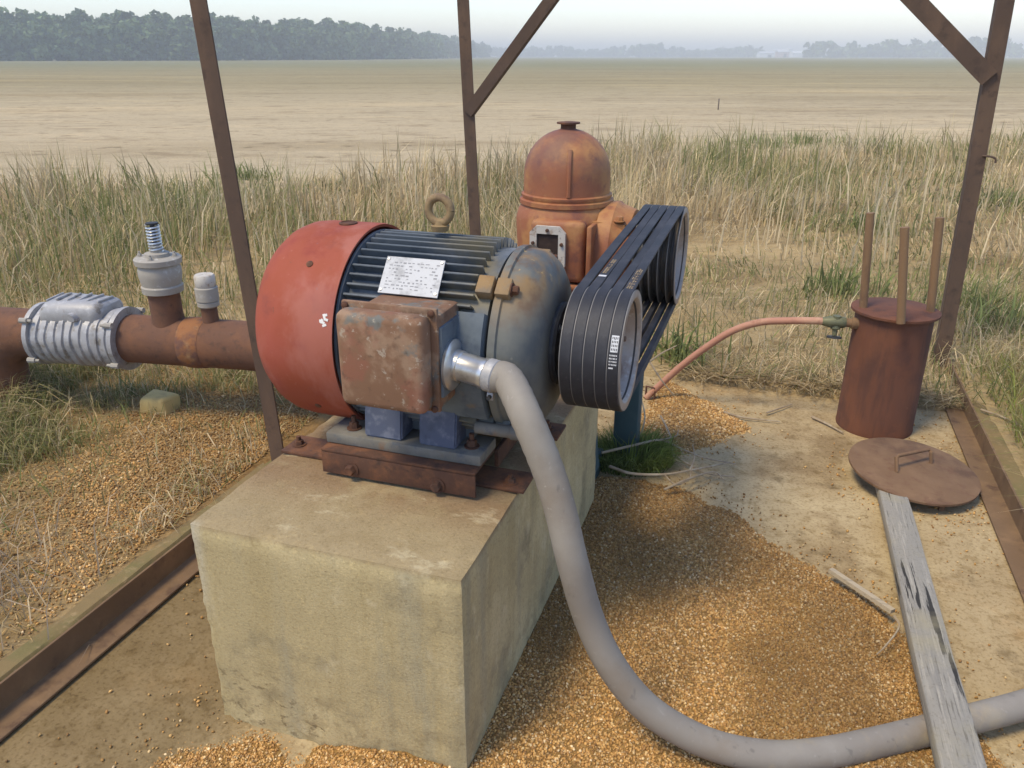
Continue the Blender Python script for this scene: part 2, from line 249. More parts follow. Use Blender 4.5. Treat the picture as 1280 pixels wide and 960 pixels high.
def npmesh(name, verts, faces_list, mat, tint=None, kind=None, label=None, cat=None, smooth=False):
    """verts (n,3) world; faces_list: list of (m,k) index arrays"""
    me = bpy.data.meshes.new(name); verts = np.ascontiguousarray(verts, np.float32)
    me.vertices.add(len(verts)); me.vertices.foreach_set('co', verts.ravel())
    idx = np.concatenate([f.ravel() for f in faces_list]).astype(np.int32)
    sizes = np.concatenate([np.full(len(f), f.shape[1]) for f in faces_list]); starts = np.concatenate([[0], np.cumsum(sizes)[:-1]]).astype(np.int32)
    me.loops.add(len(idx)); me.loops.foreach_set('vertex_index', idx)
    me.polygons.add(len(sizes)); me.polygons.foreach_set('loop_start', starts)
    me.update(calc_edges=True); me.validate()
    if smooth: me.polygons.foreach_set('use_smooth', [True] * len(me.polygons))
    if tint is not None:
        at = me.color_attributes.new('tint', 'FLOAT_COLOR', 'POINT')
        at.data.foreach_set('color', np.ascontiguousarray(np.concatenate([tint, np.ones((len(tint), 1))], 1), np.float32).ravel())
    me.materials.append(mat); o = bpy.data.objects.new(name, me); COL.objects.link(o); tag(o, label, cat, None, kind); return o
_tab = np.random.default_rng(5).random((256, 256))
def vn(x, y, s=1.0, seed=0):
    x = np.asarray(x) * s + seed * 17.3 + 500; y = np.asarray(y) * s + seed * 9.7 + 500
    xi = np.floor(x).astype(int); yi = np.floor(y).astype(int); fx = x - xi; fy = y - yi
    fx = fx * fx * (3 - 2 * fx); fy = fy * fy * (3 - 2 * fy); g = lambda i, j: _tab[i % 256, j % 256]
    return (g(xi, yi) * (1 - fx) + g(xi + 1, yi) * fx) * (1 - fy) + (g(xi, yi + 1) * (1 - fx) + g(xi + 1, yi + 1) * fx) * fy
def fbm(x, y, s=1.0, seed=0): return (vn(x, y, s, seed) + .5 * vn(x, y, s * 2.1, seed + 1) + .25 * vn(x, y, s * 4.3, seed + 2)) / 1.75
def sst(x, lo, hi): t = np.clip((x - lo) / (hi - lo), 0, 1); return t * t * (3 - 2 * t)

# ------------------------------------------------------------------ ground
A0, A1, BK, SLABB = -1.24, 1.48, 3.31, 2.735      # frame left/right, back; slab back edge
def ground_z(a, b):
    a = np.asarray(a, float); b = np.asarray(b, float)
    base = .02 * (fbm(a, b, .8, 3) - .5) * 2 + .03 * (fbm(a, b, 2.6, 4) - .5)
    near = np.exp(-((a / 14) ** 2 + ((b - 3) / 14) ** 2)); base = base * near
    left = .085 * sst(-a, 1.24, 1.27) * (1 - sst(-a, 1.5, 4.0)) * (1 - sst(b, 2.6, 4))
    right = .05 * sst(a, 1.5, 1.53) * (1 - sst(a, 1.8, 4.0)) * (1 - sst(b, 2.6, 4))
    back = .03 * sst(b, 2.74, 2.8) * (1 - sst(b, 3.5, 5)) * sst(a, -1.3, -1.2)
    inside = (a > A0 - .015) & (a < A1 + .03) & (b < SLABB + .02)
    z = base + left + right + back
    return np.where(inside, np.minimum(z, 0) - .07, z)
def axis_pts(lo, hi, step, extra=(), far=3000.0):
    core = np.arange(lo, hi + 1e-6, step); g = []; s = step
    x = 0.0
    while x < far: s *= 1.28; x += s; g.append(x)
    g = np.array(g); return np.unique(np.concatenate([lo - g[::-1], core, hi + g, np.array(extra)]))
ax = axis_pts(-7, 9, .1, (A0 - .02, A0 - .001, A0 + .01, A1 - .01, A1 + .02, A1 + .04))
by = axis_pts(-2, 14, .1, (SLABB, SLABB + .03))
AA, BB = np.meshgrid(ax, by, indexing='ij'); ZZ = ground_z(AA, BB)
vw = L2W(np.stack([AA.ravel(), BB.ravel(), ZZ.ravel()], 1)); ni, nj = AA.shape
ii, jj = np.meshgrid(np.arange(ni - 1), np.arange(nj - 1), indexing='ij'); k0 = (ii * nj + jj).ravel()
def edge_y(x): return np.interp(x, [-40, -8, -3, 0, 3, 10, 40], [6.5, 7.4, 8.3, 9.4, 13.5, 17.0, 27])
X, Y = vw[:, 0], vw[:, 1]; dist = np.hypot(X, Y)
soil = np.array([.34, .27, .16]); tan = np.array([.43, .37, .27]); olive = np.array([.29, .255, .16]); green = np.array([.215, .215, .125]); gold = np.array([.27, .17, .075])
t1 = sst(Y - edge_y(X) + 1.2 * (fbm(X, Y, .5, 8) - .5), -.5, .8)
fld = tan[None] * (1 - sst(Y, 16, 60))[:, None] + olive[None] * sst(Y, 16, 60)[:, None]
g2 = sst(Y, 60, 170)[:, None]; fld = fld * (1 - g2) + green[None] * g2
cl = soil[None] * (1 - t1)[:, None] + fld * t1[:, None]
la = AA.ravel(); lb = BB.ravel()
gz = np.exp(-((la + 1.4) / .75) ** 2 - ((lb - 1.2) / .95) ** 2) * .9 * (la < -1.2)
cl = cl * (1 - gz[:, None]) + gold[None] * gz[:, None]
gmat = M('field_and_verge', (0, 0, 0), [dict(color=(.62, .58, .5), scale=.30, lo=.48, hi=.68, stretch=(.12, 1, 1), multiply=True, fac=.5), dict(color=(1.25, 1.2, 1.12), scale=.16, lo=.5, hi=.7, stretch=(.25, 1, 1), multiply=True, fac=.6),
     dict(color=(.55, .5, .44), scale=1.5, lo=.54, hi=.66, stretch=(.5, 1, 1), multiply=True, fac=.5), dict(color=(1.2, 1.18, 1.14), scale=.7, lo=.52, hi=.66, stretch=(.2, 1, 1), multiply=True, fac=.7), dict(color=(.45, .42, .36), scale=2.6, lo=.58, hi=.68, stretch=(.7, 1, 1), multiply=True, fac=.7), dict(color=(1.25, 1.22, 1.15), scale=4.5, lo=.54, hi=.68, stretch=(.6, 1, 1), multiply=True, fac=.7), dict(color=(.5, .5, .42), scale=7, lo=.55, hi=.72, multiply=True, fac=.5), dict(color=(.55, .5, .42), scale=38, lo=.5, hi=.7, multiply=True, fac=.7)], rough=.97, attr='tint', spec=.1, bump=[(3, .4, .05), (40, .6, .02)])
ground = npmesh('ground', vw, [np.stack([k0, k0 + nj, k0 + nj + 1, k0 + 1], 1)], gmat, cl, 'structure', smooth=True)

# concrete slab (flat, chipped back edge)
bm = nb(); gx = np.concatenate([np.arange(A0 - .012, A1 + .02, .06), [A1 + .02]]); gy = np.concatenate([np.arange(-1.4, SLABB, .06), [SLABB]])
g = [[bm.verts.new((a + (.0 if 0 < i < len(gx) - 1 else 0), b + (0 if j < len(gy) - 1 else .03 * (fbm(a, 0, 3, 2) - .5)), .006 * (float(fbm(a, b, 1.4, 6)) - .5))) for j, b in enumerate(gy)] for i, a in enumerate(gx)]
for i in range(len(gx) - 1):
    for j in range(len(gy) - 1): bm.faces.new((g[i][j], g[i + 1][j], g[i + 1][j + 1], g[i][j + 1]))
low = [bm.verts.new(v.co + Vector((0, 0, -.12))) for v in (r[-1] for r in g)]
for i in range(len(gx) - 1): bm.faces.new((g[i][-1], g[i + 1][-1], low[i + 1], low[i]))
solo('concrete_slab', bm, slab_conc, (0, 0, 0), kind='structure')
# mossy kerb strips outside both rails
def kerb(a0, a1, b0, b1, z):
    bm = nb(); n = 60
    prof = [(a0, -.1), (a0, z - .012), (a0 + .012, z), (a1 - .012, z), (a1, z - .012), (a1, -.1)]; rows = []
    for k in range(n + 1):
        b = b0 + (b1 - b0) * k / n; rows.append([bm.verts.new((a + .008 * (float(fbm(b, a, 9, 1)) - .5), b, zz + (.014 * (float(fbm(b, a * 9, 5, 2)) - .5) if zz > 0 else 0))) for a, zz in prof])
    for k in range(n):
        for q in range(len(prof) - 1): bm.faces.new((rows[k][q], rows[k + 1][q], rows[k + 1][q + 1], rows[k][q + 1]))
    bm.faces.new(rows[0]); bm.faces.new(list(reversed(rows[-1])))
    return bm
solo('kerb_strip', kerb(A0 - .085, A0 - .012, -1.4, 1.35, .088), moss_conc, (A0, 0, 0), kind='structure')
solo('kerb_strip', kerb(A1 + .022, A1 + .11, -1.2, 3.0, .055), moss_conc, (A1, 0, 0), kind='structure')

# ------------------------------------------------------------------ gravel: a thin bed with real stones
def seg_inside(a, b, poly):
    a = np.asarray(a); b = np.asarray(b); ins = np.zeros(a.shape, bool); d = np.full(a.shape, 1e9); n = len(poly)
    for k in range(n):
        x0, y0 = poly[k]; x1, y1 = poly[(k + 1) % n]
        c = ((y0 > b) != (y1 > b)) & (a < (x1 - x0) * (b - y0) / (y1 - y0 + 1e-12) + x0); ins ^= c
        t = np.clip(((a - x0) * (x1 - x0) + (b - y0) * (y1 - y0)) / ((x1 - x0) ** 2 + (y1 - y0) ** 2), 0, 1)
        d = np.minimum(d, np.hypot(a - x0 - t * (x1 - x0), b - y0 - t * (y1 - y0)))
    return np.where(ins, d, -d)
POLY_MAIN = [(-.45, -1.3), (-.45, 1.5), (-.05, 1.64), (.12, 1.66), (.30, 1.62), (.52, 1.50), (.66, 1.36), (.85, 1.25), (1.0, 1.1), (1.12, .92), (1.2, .72), (1.28, .35), (1.30, -1.3)]
POLY_BACK = [(-.05, 1.7), (.05, 2.75), (.2, 2.62), (.42, 2.42), (.54, 2.2), (.40, 2.02), (.25, 1.85)]
POLY_FRONT = [(-.86, -.25), (-.80, .02), (-.70, .06), (-.02, .05), (-.02, -1.3), (-1.0, -1.3), (-.78, -.6), (-.95, -.32)]
POLY_LEFT = [(-.66, .3), (-.66, 1.3), (-.5, 1.3), (-.5, 2.9), (-1.2, 2.9), (-1.22, .5)]
def gravel_h(a, b):
    w = .10 * (fbm(a, b, 5, 12) - .5) + .05 * (fbm(a, b, 16, 13) - .5)
    h = np.full(np.shape(a), -.02)
    for poly, top, ramp in ((POLY_MAIN, .05, .35), (POLY_BACK, .022, .15), (POLY_FRONT, .007, .25), (POLY_LEFT, .06, .3)):
        d = seg_inside(a, b, poly) + w; h = np.maximum(h, np.where(d > -.05, -.012 + (top + .012) * sst(d, -.04, ramp), -.02))
    return h + np.where(h > -.01, .014 * (fbm(a, b, 3.2, 15) - .5) + .004 * (fbm(a, b, 22, 16) - .5), 0)
ga = np.arange(-1.215, 1.45, .02); gb = np.arange(-1.3, 2.95, .02); GA, GB = np.meshgrid(ga, gb, indexing='ij'); GH = gravel_h(GA, GB)
vv = L2W(np.stack([GA.ravel(), GB.ravel(), GH.ravel()], 1)); ni, nj = GA.shape
ii, jj = np.meshgrid(np.arange(ni - 1), np.arange(nj - 1), indexing='ij'); k0 = (ii * nj + jj).ravel()
keep = np.max(np.stack([GH.ravel()[k0], GH.ravel()[k0 + nj], GH.ravel()[k0 + 1], GH.ravel()[k0 + nj + 1]]), 0) > -.006
k0 = k0[keep]; fq = np.stack([k0, k0 + nj, k0 + nj + 1, k0 + 1], 1); used, inv = np.unique(fq, return_inverse=True)
npmesh('gravel_bed', vv[used], [inv.reshape(fq.shape)], gravel_bed_mat, kind='structure', smooth=True)

GC = np.array([[.43, .275, .115], [.37, .225, .09], [.31, .185, .078], [.46, .32, .155], [.24, .15, .075], [.52, .41, .25], [.60, .51, .37], [.33, .24, .14]])
GP = np.array([.24, .22, .15, .15, .08, .07, .035, .055])
def ico():
    t = (1 + 5 ** .5) / 2
    v = np.array([(-1, t, 0), (1, t, 0), (-1, -t, 0), (1, -t, 0), (0, -1, t), (0, 1, t), (0, -1, -t), (0, 1, -t), (t, 0, -1), (t, 0, 1), (-t, 0, -1), (-t, 0, 1)]) / math.hypot(1, t)
    f = np.array([(0, 11, 5), (0, 5, 1), (0, 1, 7), (0, 7, 10), (0, 10, 11), (1, 5, 9), (5, 11, 4), (11, 10, 2), (10, 7, 6), (7, 1, 8), (3, 9, 4), (3, 4, 2), (3, 2, 6), (3, 6, 8), (3, 8, 9), (4, 9, 5), (2, 4, 11), (6, 2, 10), (8, 6, 7), (9, 8, 1)])
    return v, f
IV, IF = ico()
def rotmats(n):
    q = rng.normal(size=(n, 4)); q /= np.linalg.norm(q, axis=1)[:, None]; w, x, y, z = q.T
    return np.stack([np.stack([1 - 2 * (y * y + z * z), 2 * (x * y - w * z), 2 * (x * z + w * y)], 1), np.stack([2 * (x * y + w * z), 1 - 2 * (x * x + z * z), 2 * (y * z - w * x)], 1), np.stack([2 * (x * z - w * y), 2 * (y * z + w * x), 1 - 2 * (x * x + y * y)], 1)], 1)
def stones(name, a, b, z, size, label):
    n = len(a); c = np.stack([a, b, z], 1); Rm = rotmats(n)
    sc = size[:, None] * (np.array([1, .8, .6])[None] + .22 * (rng.random((n, 3)) - .5))
    v = IV[None] * (1 + .28 * (rng.random((n, 12, 1)) - .5)); v = v * sc[:, None, :]; v = np.einsum('nij,nkj->nki', Rm, v) + c[:, None, :]
    col = GC[rng.choice(len(GC), n, p=GP / GP.sum())] * (.75 + .45 * rng.random((n, 1))) * (.62 + .6 * sst(fbm(a, b * .6, 2.4, 91), .28, .62))[:, None]
    vw = L2W(v.reshape(-1, 3)); f = (IF[None] + 12 * np.arange(n)[:, None, None]).reshape(-1, 3)
    return npmesh(name, vw, [f], attr_stone, np.repeat(col, 12, 0), 'stuff', label, 'gravel', smooth=True)
n = 380000; ra = rng.uniform(-1.215, 1.44, n); rb = rng.uniform(-.75, 2.9, n); rh = gravel_h(ra, rb)
cx = O.x + U.x * ra + V.x * rb; cy = O.y + U.y * ra + V.y * rb; dd = np.hypot(cx, cy)
pr = sst(rh, -.006, .006) * np.clip(1.9 / dd, 0, 1) ** 1.3
inblock = (ra > -.69) & (ra < 0) & (rb > 0) & (rb < 1.27)
k = (rng.random(n) < pr) & ~inblock & (rh > -.01)
sz = (.0028 + .0030 * rng.random(n) ** 1.8) * np.clip(dd / 1.9, 1, 1.6)
stones('gravel_stones', ra[k], rb[k], rh[k] + .001, sz[k], 'golden brown pea gravel heaped around the concrete block')
# stray pebbles on the slab and mixed into the left verge
n = 16000; ra = rng.uniform(-1.2, 1.45, n); rb = rng.uniform(-.7, 2.7, n); rh = gravel_h(ra, rb)
dpoly = np.max(np.stack([seg_inside(ra, rb, p_) for p_ in (POLY_MAIN, POLY_BACK, POLY_FRONT, POLY_LEFT)]), 0)
lidd = np.hypot(ra - 1.165, rb - 1.92)
k = (rh < -.005) & (rng.random(n) < .012 + .8 * np.exp(np.minimum(dpoly, 0) / .055) + .06 * sst(fbm(ra, rb, 2.2, 31), .55, .75) + .55 * (np.abs(lidd - .29) < .05) + .35 * ((ra > 1.2) & (rb > 1.3))) & ~((ra > -.69) & (ra < 0) & (rb > 0) & (rb < 1.27))
n2 = 110000; qa = rng.uniform(-3.2, -1.34, n2); qb = rng.uniform(-.6, 2.3, n2); k2 = rng.random(n2) < np.exp(-((qa + 1.4) / .6) ** 2 - ((qb - 1.2) / .85) ** 2)
stones('stray_gravel', np.concatenate([ra[k], qa[k2]]), np.concatenate([rb[k], qb[k2]]), np.concatenate([np.full(k.sum(), .004), ground_z(qa[k2], qb[k2]) + .003]),
       np.concatenate([.0028 + .0035 * rng.random(k.sum()) ** 1.6, .0032 + .0038 * rng.random(k2.sum())]), 'loose golden pebbles strewn over the slab and the left verge')

# ------------------------------------------------------------------ distant wood, tree rows, buildings
def px_dir(px): return (px - 640) / 990 / math.cos(R(PITCH)) * 1.0
def leafmass(name, trees, leaf, per, label):
    V_, C_ = [], []
    for (x, y, h, w) in trees:
        nclump = 7; n = per
        cz = h * rng.uniform(.12, .92, nclump); cr = w * rng.uniform(.28, .5, nclump) * np.where(cz > .75 * h, .7, 1); co = w * .42 * np.sqrt(rng.random(nclump)); ca = rng.uniform(0, 6.28, nclump)
        ci = rng.integers(0, nclump, n); d = rng.normal(size=(n, 3)); d /= np.linalg.norm(d, axis=1)[:, None]; d *= (rng.random((n, 1)) ** .4)
        c = np.stack([x + co[ci] * np.cos(ca[ci]) + d[:, 0] * cr[ci], y + co[ci] * np.sin(ca[ci]) + d[:, 1] * cr[ci], np.clip(cz[ci] + d[:, 2] * cr[ci] * .8, .2, None)], 1)
        s = leaf * rng.uniform(.6, 1.4, n); Rm = rotmats(n); q = np.array([(-1, -.7, 0), (1, -.8, .2), (.8, .9, 0), (-.9, .7, -.2)])
        v = np.einsum('nij,nkj->nki', Rm, q[None] * s[:, None, None]) + c[:, None]
        tr = np.array([.115, .165, .068]) * rng.uniform(.7, 1.35) + np.array([.02, .012, 0]) * rng.random()
        col = tr[None] * (.75 + .5 * rng.random((n, 1))) * rng.uniform(.8, 1.25, nclump)[ci][:, None]
        V_.append(v.reshape(-1, 3)); C_.append(np.repeat(col, 4, 0))
    v = np.concatenate(V_); f = np.arange(len(v)).reshape(-1, 4)
    return npmesh(name, v, [f], attr_leaf, np.concatenate(C_), 'stuff', label, 'woodland')
def at_px(px, D):
    X_ = (px - 640) / 990 * D * 1.0; return X_ * (math.cos(R(PITCH)) + .0), D
tr = []
for px in np.arange(-420, 612, 3.2):
    D = float(np.interp(px, [-420, 0, 250, 430, 500, 540, 575, 612], [280, 290, 320, 380, 450, 540, 690, 980]))
    for rowk in range(3):
        d_ = D * (1 + .045 * rowk) + rng.uniform(-4, 4); x_, y_ = at_px(px + rng.uniform(-3, 3), d_)
        tr.append((x_, y_, 15.5 * rng.uniform(.82, 1.12) * (.8 if rowk == 0 else 1), 7 * rng.uniform(.8, 1.3)))
leafmass('far_wood', tr, .65, 300, 'hazy dark green wood along the far left edge of the field')
def row(name, p0, p1, D, h, w, step, label, gap=0):
    t = []
    for px in np.arange(p0, p1, step):
        if rng.random() < gap: continue
        x_, y_ = at_px(px + rng.uniform(-2, 2), D + rng.uniform(-20, 20)); t.append((x_, y_, h * (.55 + .8 * float(vn(px, 0, .06, 4)) * rng.uniform(.75, 1.2)), w * rng.uniform(.7, 1.3)))
    leafmass(name, t, 2.0, 70, label)
row('far_tree_row', 600, 790, 1250, 11, 12, 4.5, 'thin hazy row of trees on the middle of the horizon')
row('far_tree_row', 795, 948, 1200, 12.5, 13, 4, 'even hazy tree row left of the distant white farm buildings')
row('far_tree_row', 1012, 1420, 900, 15, 13, 5.5, 'taller hazy tree row right of the distant white farm buildings', .08)
def barn(px, D, w, d, h, wallm, roofm, label, ridge_x=True, door=True):
    x, y = at_px(px, D); t = bpy.data.objects.new('farm_building', None); COL.objects.link(t); t.location = (x, y, 0); ORG[t.name] = Vector((0, 0, 0)); tag(t, label, 'farm building')
    bm = nb(); box(bm, (0, 0, h * .33), (w, d, h * .66)); part('wall', bm, wallm, t)
    bm = nb(); e = h * .663; o = .3
    prism(bm, [(-w / 2 - o, -d / 2 - o, e), (-w / 2 - o, d / 2 + o, e), (-w / 2 - o, 0, h)], (w + 2 * o, 0, 0)); part('roof', bm, roofm, t)
    if door: bm = nb(); box(bm, (w * .15, -d / 2 - .05, h * .22), (w * .25, .2, h * .44)); part('door', bm, dark_open, t)
def bin_(px, D, r, h, label):
    x, y = at_px(px, D); t = bpy.data.objects.new('grain_bin', None); COL.objects.link(t); t.location = (x, y, 0); ORG[t.name] = Vector((0, 0, 0)); tag(t, label, 'grain bin', 'pale grain bins on the horizon')
    bm = nb(); lathe(bm, [(0, r), (h, r)], (0, 0, 0), (0, 0, 1), 24); part('wall', bm, white_wall, t)
    bm = nb(); lathe(bm, [(h, r * 1.03), (h + r * .5, r * .12), (h + r * .6, r * .12)], (0, 0, 0), (0, 0, 1), 24); part('roof', bm, roof_grey, t)
barn(957, 1000, 17, 14, 6.5, white_wall, roof_grey, 'low white farm shed leftmost in the cluster on the horizon')
barn(977, 1010, 13, 12, 9, pink_wall, roof_grey, 'pinkish farm house in the middle of the cluster on the horizon')
barn(1000, 990, 20, 14, 6.8, white_wall, white_wall, 'wide white farm shed rightmost in the cluster on the horizon')
bin_(986, 1030, 4, 9, 'pale grain bin close right of the pinkish farm house on the horizon')
bin_(969, 1040, 3.2, 8, 'small pale grain bin close left of the pinkish farm house on the horizon')
bm = nb(); box(bm, (0, 0, .45), (.08, .08, .9), .01); prism(bm, [(-.04, -.04, .9), (.04, -.04, .9), (.04, .04, .9), (-.04, .04, .9)], (0, 0, .03))
st = solo('field_stake', bm, post_wood, (0, 0, 0), 'dark wooden stake standing alone out in the bare field', 'stake'); st.location = (6.65, 27, 0); st.scale = (.5, .5, .36)

# ------------------------------------------------------------------ haze
HB = 3200
bm = nb(); box(bm, (0, 0, 0), (2 * HB, 2 * HB, 33)); hz = finish(bm, 'haze', post_wood); hz.materials.clear()
hm = bpy.data.materials.new('haze'); hm.use_nodes = True; t = hm.node_tree; t.nodes.clear()
pv = t.nodes.new('ShaderNodeVolumePrincipled'); pv.inputs['Color'].default_value = (1.0, 1.0, .95, 1); pv.inputs['Density'].default_value = .0014; pv.inputs['Anisotropy'].default_value = -.3
ho = t.nodes.new('ShaderNodeOutputMaterial'); t.links.new(pv.outputs[0], ho.inputs['Volume']); hz.materials.append(hm)
hob = bpy.data.objects.new('haze', hz); COL.objects.link(hob); hob.location = (0, 0, 15.3); tag(hob, 'pale haze over the fields', 'haze', None, 'stuff')
HAZE = hob

# ------------------------------------------------------------------ concrete block
def block():
    bm = nb(); N = 34; a0, a1, b0, b1, z1 = -.69, 0, 0, 1.32, .59
    bmesh.ops.create_cube(bm, size=1); bmesh.ops.subdivide_edges(bm, edges=bm.edges[:], cuts=N, use_grid_fill=True)
    for v in bm.verts:
        p = Vector((a0 + (v.co.x + .5) * (a1 - a0), b0 + (v.co.y + .5) * (b1 - b0), -.06 + (v.co.z + .5) * (z1 + .06)))
        da = min(p.x - a0, a1 - p.x); db = min(p.y - b0, b1 - p.y); dz = z1 - p.z
        ds = sorted((da, db, dz)); e = ds[1]
        n = mnoise.fractal(p * 9, 1.0, 2.0, 4); n2 = mnoise.fractal(p * 3.1 + Vector((4, 1, 2)), 1, 2, 3); n3 = mnoise.fractal(p * 26, 1, 2, 3)
        c = Vector(((a0 + a1) / 2, (b0 + b1) / 2, z1 / 2)); dirv = (c - p).normalized()
        k_ = max(0, 1 - e / .035)
        p += dirv * (k_ * (.007 + .008 * max(0, n) + .004 * n3))
        nrm = Vector((0, 0, 1)) if ds[0] == dz else (Vector((1 if p.x > -.345 else -1, 0, 0)) if ds[0] == da else Vector((0, 1 if p.y > .6 else -1, 0)))
        p += nrm * (.0012 * n2 + .0010 * n)
        if nrm.y < 0 and p.z < .22:                       # honeycombed lower band of the front face
            q = mnoise.fractal(Vector((p.x * 22, 3, p.z * 30)), 1, 2, 3); p += Vector((0, 1, 0)) * max(0, q - .1) * .022 * (1 - p.z / .24)
        if p.z < .0: pass
        v.co = p
    return bm
solo('concrete_block', block(), block_conc, (-.345, .6, 0), 'tall yellowish grey concrete block carrying the electric motor', 'concrete block', sharp=60)

# ------------------------------------------------------------------ motor base channel frame
MB_ = (-.30, .55, .59)
t = thing('motor_base', 'rusty steel channel base bolted on top of the concrete block', 'motor base', MB_)
def channel(b0, b1, face):
    bm = nb(); z0, z1, th = .600, .668, .008
    box(bm, (-.30, (b0 + b1) / 2, z1 - th / 2), (.424, b1 - b0, th), .002)
    yy = b0 + th / 2 if face < 0 else b1 - th / 2
    box(bm, (-.30, yy, (z0 + z1 - th) / 2 - .0005), (.424, th, z1 - z0 - th - .001), .001)
    return bm
part('channel', channel(.308, .455, -1), rust_dark, t); part('channel', channel(.69, .835, 1), rust_dark, t)
bm = nb(); box(bm, (-.335, .425, .5965), (.70, .10, .009), .002); box(bm, (-.335, .735, .5965), (.70, .10, .009), .002); part('sole_plate', bm, rust_dark, t)
for a in (-.087, -.50):
    bm = nb(); box(bm, (a, .57, .634), (.012, .22, .05), .002); part('cross_member', bm, rust_dark, t)
for a, z in ((-.427, .622), (-.188, .618)):
    bm = nb(); hexbolt(bm, (a, .308, z), (0, -1, 0), .014, .014); part('bolt', bm, rust_dark, t)
for a, b in ((-.655, .42), (-.03, .405), (-.655, .74), (-.03, .74)):
    bm = nb(); hexbolt(bm, (a, b, .601), (0, 0, 1), .013, .012, .014); part('bolt', bm, rust_dark, t)

# ------------------------------------------------------------------ electric motor
AXB, AXZ = .57, .93
mo = thing('electric_motor', 'large blue grey electric motor with red fan shroud and rusty terminal box', 'electric motor', (-.30, AXB, .67))
AX = (1, 0, 0); P0 = (0, AXB, AXZ)
# fan shroud with slotted rounded end
bm = nb(); lathe(bm, [(-.452, .258), (-.450, .265), (-.462, .267), (-.60, .266), (-.635, .262), (-.665, .250), (-.692, .228), (-.710, .198), (-.719, .165), (-.723, .12)], P0, AX, 72, False, False)
shroud = part('fan_shroud', bm, red_paint, mo, 50)
bm = nb()
for r_ in (.118, .095, .072, .05, .028):
    lathe(bm, [(-.726, r_ - .004), (-.726, r_ + .004), (-.720, r_ + .004), (-.720, r_ - .004), (-.726, r_ - .004)], P0, AX, 40, False, False)
for k_ in range(8):
    an = k_ * math.pi / 4; box(bm, (-.7215, AXB + .07 * math.cos(an), AXZ + .07 * math.sin(an)), (.004, .006, .10), 0, Matrix.Rotation(math.pi / 2 - an, 3, 'X') if False else Matrix.Rotation(an - math.pi / 2, 3, 'X'))
part('fan_guard', bm, red_paint, shroud)
def on_cyl(a, ph, r): return Vector((a, AXB - r * math.sin(ph), AXZ + r * math.cos(ph)))
def nrm(ph): return Vector((0, -math.sin(ph), math.cos(ph)))
for a, ph in ((-.545, R(42)), (-.545, R(-60)), (-.545, R(130))):
    bm = nb(); lathe(bm, [(-.002, .009), (.003, .009), (.005, .006)], on_cyl(a, ph, .265), nrm(ph), 14); part('screw', bm, rust_dark, shroud)
bm = nb(); lathe(bm, [(-.004, .024), (.004, .024), (.006, .019), (.003, .017)], on_cyl(-.53, R(1), .265), nrm(R(1)), 24); part('plug', bm, rust_dark, shroud)
bm = nb()
for q in range(7):
    a = -.468 + random.uniform(-.012, .012); ph = R(72) + random.uniform(-.06, .06)
    m3 = Matrix.Rotation(ph, 3, 'X') @ Matrix.Rotation(random.uniform(0, 3), 3, 'Z'); box(bm, on_cyl(a, ph, .2675), (.011, .006, .0012), 0, m3)
part('sticker_scrap', bm, M('torn_paper', (.72, .7, .66), rough=.9), shroud)
# dark inner ring behind the shroud lip and the finned frame
bm = nb(); lathe(bm, [(-.47, .2), (-.452, .252), (-.445, .252), (-.44, .228), (-.075, .228), (-.073, .2)], P0, AX, 72)
for k_ in range(58):
    ph = R(-180 + k_ * 360 / 58)
    d_ = (math.degrees(ph) + 360) % 360
    if 58 < d_ < 128: continue
    if 150 < d_ < 210: continue
    m3 = Matrix.Rotation(ph, 3, 'X'); wob = random.uniform(-.002, .002)
    box(bm, on_cyl(-.275 + wob, ph, .239), (.330, .0065, .026), .0015, m3, 1)
frame = part('stator_frame', bm, fin_paint, mo)
# smooth cast pad on the terminal-box side
bm = nb(); lathe(bm, [(-.42, .232), (-.415, .246), (-.125, .246), (-.12, .232)], P0, AX, 14, False, False, math.pi / 2 * 0 + 0, 1)
bm.free(); bm = nb()
rows = []
for a, rr in ((-.428, .229), (-.424, .247), (-.076, .247), (-.072, .229)):
    rows.append([bm.verts.new(on_cyl(a, R(59 + 67 * q / 14), rr)) for q in range(15)])
for i in range(3):
    for q in range(14): bm.faces.new((rows[i][q], rows[i + 1][q], rows[i + 1][q + 1], rows[i][q + 1]))
part('side_pad', bm, blue_paint, mo)
# bracket lugs on frame ends
for ph in (R(43), R(-43), R(137), R(-137)):
    bm = nb(); m3 = Matrix.Rotation(ph, 3, 'X'); box(bm, on_cyl(-.088, ph, .240), (.040, .048, .034), .004, m3); part('frame_lug', bm, bell_paint, mo)
# drive end bell
bm = nb(); lathe(bm, [(-.066, .20), (-.064, .238), (-.046, .239), (-.043, .232), (-.025, .231), (-.004, .225), (.018, .207), (.034, .180), (.042, .150), (.045, .118), (.046, .085), (.04, .06)], P0, AX, 72)
for ph in (R(43), R(-43), R(137), R(-137)):
    m3 = Matrix.Rotation(ph, 3, 'X'); box(bm, on_cyl(-.044, ph, .237), (.036, .046, .034), .004, m3)
bell = part('end_bell', bm, bell_paint, mo, 30)
for ph in (R(43), R(-43), R(137), R(-137)):
    bm = nb(); hexbolt(bm, on_cyl(-.027, ph, .239), (1, 0, 0), .011, .014); part('bolt', bm, rust_dark, bell)
bm = nb(); lathe(bm, [(.038, .104), (.054, .104), (.06, .098), (.062, .05), (.085, .046)], P0, AX, 40)
for k_ in range(4):
    an = R(45 + 90 * k_); hexbolt(bm, (.06, AXB + .08 * math.cos(an), AXZ + .08 * math.sin(an)), AX, .008, .008)
part('bearing_cap', bm, black_iron, mo)
